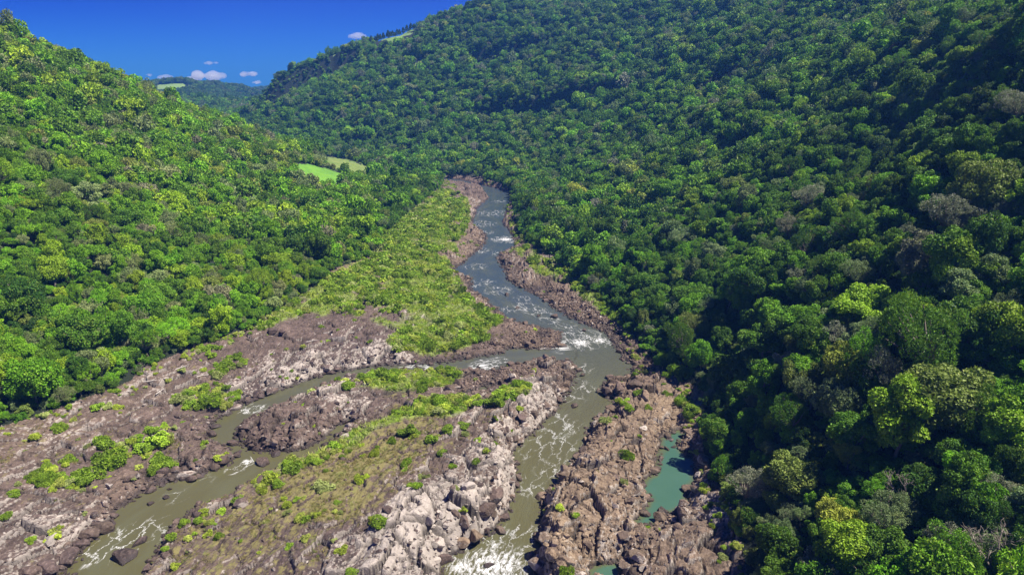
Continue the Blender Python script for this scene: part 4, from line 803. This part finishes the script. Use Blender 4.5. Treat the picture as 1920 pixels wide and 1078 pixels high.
# driftwood
items = []
for k, (px, py, L, an) in enumerate([(285,715,5,.3),(340,690,4,.9),(300,735,4,1.4),(615,625,6,.2),(585,640,4,.5),(1020,655,3,.1),(380,705,4,.7),(240,735,3,.2),(660,625,4,.1)]):
    p = hit(px, py)
    if p is None: continue
    n = 5; g_ = np.random.default_rng(900 + k); P = np.c_[np.linspace(-L / 2, L / 2, n), g_.normal(0, .12, n), np.full(n, .18) + g_.normal(0, .04, n)]
    pp = [(P, [.16, .15, .13, .1, .05]), (np.array([P[2], P[2] + [.5, .6, .25], P[2] + [1.1, .9, .3]]), [.08, .06, .03]), (np.array([P[3], P[3] + [.3, -.5, .1], P[3] + [.7, -.9, .12]]), [.06, .04, .02])]
    o = link('driftwood_log', new_mesh('driftwood_log', *tubes(pp, 7), [M_DRIFT], True), category='driftwood', group='driftwood logs stranded on the rocks'); o.location = p + [0, 0, .1]; o.rotation_euler = (0, 0, an)
    items.append(dict(o=o, px=px, py=py, look='', short=''))
    o['label'] = 'bleached grey driftwood log ' + ['lying across the pale slab below the left forest', 'on the left shelf just above the largest shelf bush', 'steeply slanted, between the left forest and the upper left shelf', 'on the dark slab above the narrow left channel', 'leftmost on the purple slab above the narrow left channel', 'on the reddish gravel bar by the river', 'near the bushes at the head of the left shelf', 'closest to the left forest edge', 'rightmost on the purple slab above the narrow left channel'][k]

# ------------------------------------------------------------------ row of trees on the far hilltop
items = []
conif = []
for k in range(3):
    g_ = np.random.default_rng(70 + k); n = 260; zz = g_.random(n) ** .8; rad = (.42 * (1 - zz ** 2) + .08) * np.sqrt(g_.random(n)); th = g_.uniform(0, 6.28, n); C = np.c_[np.cos(th) * rad, np.sin(th) * rad, .5 + zz * 1.6]
    V, F, lv = leaf_quads(C, unit(n, g_), .13, g_); me = new_mesh('crown', V, F, [M_LEAF]); fattr(me, 'lv', lv, 'FACE'); conif.append((me, new_mesh('trunk', *tubes([(np.array([[0, 0, -.4], [0, 0, .8], [0, 0, 1.7]]), [.05, .04, .02])], 5), [M_BARK])))
for k, px in enumerate(np.r_[np.linspace(694, 742, 22), np.linspace(746, 790, 10), [860, 868, 876]]):
    px = float(px + g.normal(0, 1.5)); yy = np.linspace(900, 1300, 160); u, dy, dz = raydir(px, 60); xx = u / dy * yy; zz = hgt(xx, yy); _, qy, _ = project(xx, yy, zz); j = int(np.argmin(qy)); r_ = float(g.uniform(3.2, 5.5))
    o = bpy.data.objects.new('ridge_tree', None); COL.objects.link(o); r_ *= float(g.uniform(.6, 1.25)); jy_ = yy[j] + float(g.uniform(-8, 12)); o.location = (xx[j], jy_, float(hgt(np.array([xx[j]]), np.array([jy_]))[0])); o.scale = (r_ * 1.25, r_ * 1.25, r_); o.rotation_euler = (0, 0, k * 1.1)
    for nm, mm in zip(('crown', 'trunk'), conif[k % 3]):
        c = bpy.data.objects.new(nm, mm); COL.objects.link(c); c.parent = o
        if nm == 'crown': c['leafcol'] = [.02, .05, .015, 1]
    o['category'] = 'tree'; o['group'] = 'slim trees along the far hilltop field'
    o['label'] = 'slim dark tree in the row along the pale hilltop field' if px < 800 else 'slim dark tree on the skyline right of the hilltop field'

# ------------------------------------------------------------------ far hills
fpts, fcol = [], []
def far_hill(name, prof, Y, depth, base, label, field=None):
    pr = np.array(prof, float); pxs = np.linspace(pr[0, 0], pr[-1, 0], 160); pys = np.interp(pxs, pr[:, 0], pr[:, 1]); tp = at(pxs, pys, np.full(160, float(Y)))
    vs = np.linspace(-1, .6, 90); X = np.repeat(tp[0][None], 90, 0); Z = np.zeros((90, 160)); Yg = np.zeros((90, 160))
    for i, v in enumerate(vs):
        fall = abs(v) ** (1.15 if v < 0 else 1.5); Yg[i] = Y + v * depth; q = np.clip(fall, 0, 1); zt = tp[2] - np.where((pxs > 282) & (pxs < 353) & (Y < 2000), 1.0, 9.0)
        stp = q + .10 * np.sin(q * 9.5) * (1 - q); Z[i] = base + (zt - base) * (1 - stp)
    Z += (fbm(X / 60, Yg / 60, 4, 400) - .5) * 26 * np.clip(np.abs(vs) * 3, 0, 1)[:, None]
    V = np.stack([X, Yg, Z], -1).reshape(-1, 3); ii = np.arange(90 * 160).reshape(90, 160); F = np.stack([ii[:-1, :-1], ii[:-1, 1:], ii[1:, 1:], ii[1:, :-1]], -1).reshape(-1, 4)
    mi = np.zeros(len(F)); p_, q_, _ = project(*V[F].mean(1).T); vv = np.repeat(vs[:-1], 159)
    if field is not None:
        for fpoly in field: mi[inpoly(p_, q_, fpoly) & (vv < .1)] = 1
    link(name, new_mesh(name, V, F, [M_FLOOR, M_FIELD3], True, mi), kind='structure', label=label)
    a_ = g.integers(0, len(F), 9000); c_ = V[F[a_]].mean(1) + g.uniform(-4, 4, (9000, 3)) * [1, 1, 0]; c_ = c_[mi[a_] == 0]
    for dz in (2, 7, 12) if field is not None else ():
        p_, q_, _ = project(c_[:, 0], c_[:, 1], c_[:, 2] + dz); c_ = c_[~np.any([inpoly(p_, q_, fp) for fp in field], axis=0)]
    fpts.append(c_)
far_hill('far_hills', [(150,176),(240,166),(280,160),(300,156),(330,154),(346,155),(354,161),(375,161),(397,164),(408,172),(422,176),(432,182),(440,192),(452,206),(470,216),(500,222)], 1900, 420, 25, 'dark forested mesa beyond the left ridge with a pale field on top', [[(284,166),(300,159),(330,157),(348,158),(352,163),(300,168)], [(322,186),(350,184),(372,189),(345,192)]])
far_hill('distant_hills', [(380,200),(425,189),(440,181),(452,173),(466,168),(480,166),(500,164),(560,160),(640,158)], 2900, 500, 20, 'blue distant ridge closing the valley')
c_ = np.concatenate(fpts); n = len(c_); s_ = g.uniform(3.6, 6.5, n); _, cc = pick_colours(c_[:, 0], c_[:, 1], g); cc = cc * .6
mass('far_woods', FARF, c_, np.c_[np.zeros(n), np.zeros(n), g.uniform(0, 6.28, n)], np.c_[s_, s_, s_], g.integers(0, 12, n), 'far woods covering the distant hills', 'forest', leafcol=cc)

# ------------------------------------------------------------------ clouds
m = bpy.data.materials.new('cloud_vapour'); m.use_nodes = True; t = m.node_tree; t.nodes.remove(t.nodes['Principled BSDF'])
vo = t.nodes.new('ShaderNodeVolumePrincipled'); vo.inputs['Color'].default_value = (1, 1, 1, 1); vo.inputs['Density'].default_value = .013; vo.inputs['Anisotropy'].default_value = .3
t.links.new(vo.outputs[0], t.nodes['Material Output'].inputs['Volume']); M_CLOUD = m
IV, IF = ico(3)
for k, (px, py, wpx, hpx, lab) in enumerate([(390,143,30,10,'largest white puffy cloud above the valley notch'),(360,150,18,5,'faint thin cloud left of the largest white cloud'),(470,140,24,5,'flat white cloud right of the largest cloud'),(484,155,9,3,'small cloud low beside the right cliff'),(309,145,12,4,'small white cloud above the pale mesa field'),(670,69,14,6,'small white cloud touching the right skyline'),(396,119,15,3,'faint wispy cloud high above the largest cloud'),(281,141,6,2.5,'tiny faint cloud leftmost in the row')]):
    Yc = 7000.0; c0 = at(px, py, Yc); u_ = Yc / 1.03 / FPX; g_ = np.random.default_rng(600 + k); Vs, Fs = [], []; nb = 9
    for j in range(nb):
        a_ = g_.uniform(-1, 1); rr_ = hpx * (.75 + .5 * g_.random()) * (1 - .45 * abs(a_)); Vs.append(IV * [rr_ * 1.5, rr_ * 1.5, rr_] + [a_ * wpx * .78, g_.normal(0, .3) * wpx, g_.uniform(-.1, .45) * hpx * (1 - abs(a_))]); Fs.append(IF + j * len(IV))
    V = np.concatenate(Vs) * u_; V += (fbm(V[:, 0] / 45 + k * 9, (V[:, 2] + V[:, 1] * .3) / 45, 4, 700) - .5)[:, None] * [30, 30, 22]
    o = link('cloud', new_mesh('cloud', V, np.concatenate(Fs), [M_CLOUD]), category='cloud', label=lab, group='small white clouds near the horizon'); o.location = c0
    md = o.modifiers.new('merge', 'REMESH'); md.mode = 'VOXEL'; md.voxel_size = max(4.0, hpx * u_ / 9)

# ------------------------------------------------------------------ haze
m = bpy.data.materials.new('haze_air'); m.use_nodes = True; t = m.node_tree; t.nodes.remove(t.nodes['Principled BSDF'])
vo = t.nodes.new('ShaderNodeVolumePrincipled'); vo.inputs['Color'].default_value = (.10, .33, 1, 1); vo.inputs['Density'].default_value = .00015; vo.inputs['Anisotropy'].default_value = .2
t.links.new(vo.outputs[0], t.nodes['Material Output'].inputs['Volume'])
x0, x1, y0, y1, z0, z1 = -1400, 1400, -220, 3700, min(-6.0, float(HH.min()) - 1), float(HH.max()) + 25
V = np.array([(x, y, z) for x in (x0, x1) for y in (y0, y1) for z in (z0, z1)]); F = np.array([(0, 1, 3, 2), (4, 6, 7, 5), (0, 4, 5, 1), (2, 3, 7, 6), (0, 2, 6, 4), (1, 5, 7, 3)])
link('haze', new_mesh('haze', V, F, [m]), kind='stuff', label='thin bluish haze filling the valley air', category='haze')
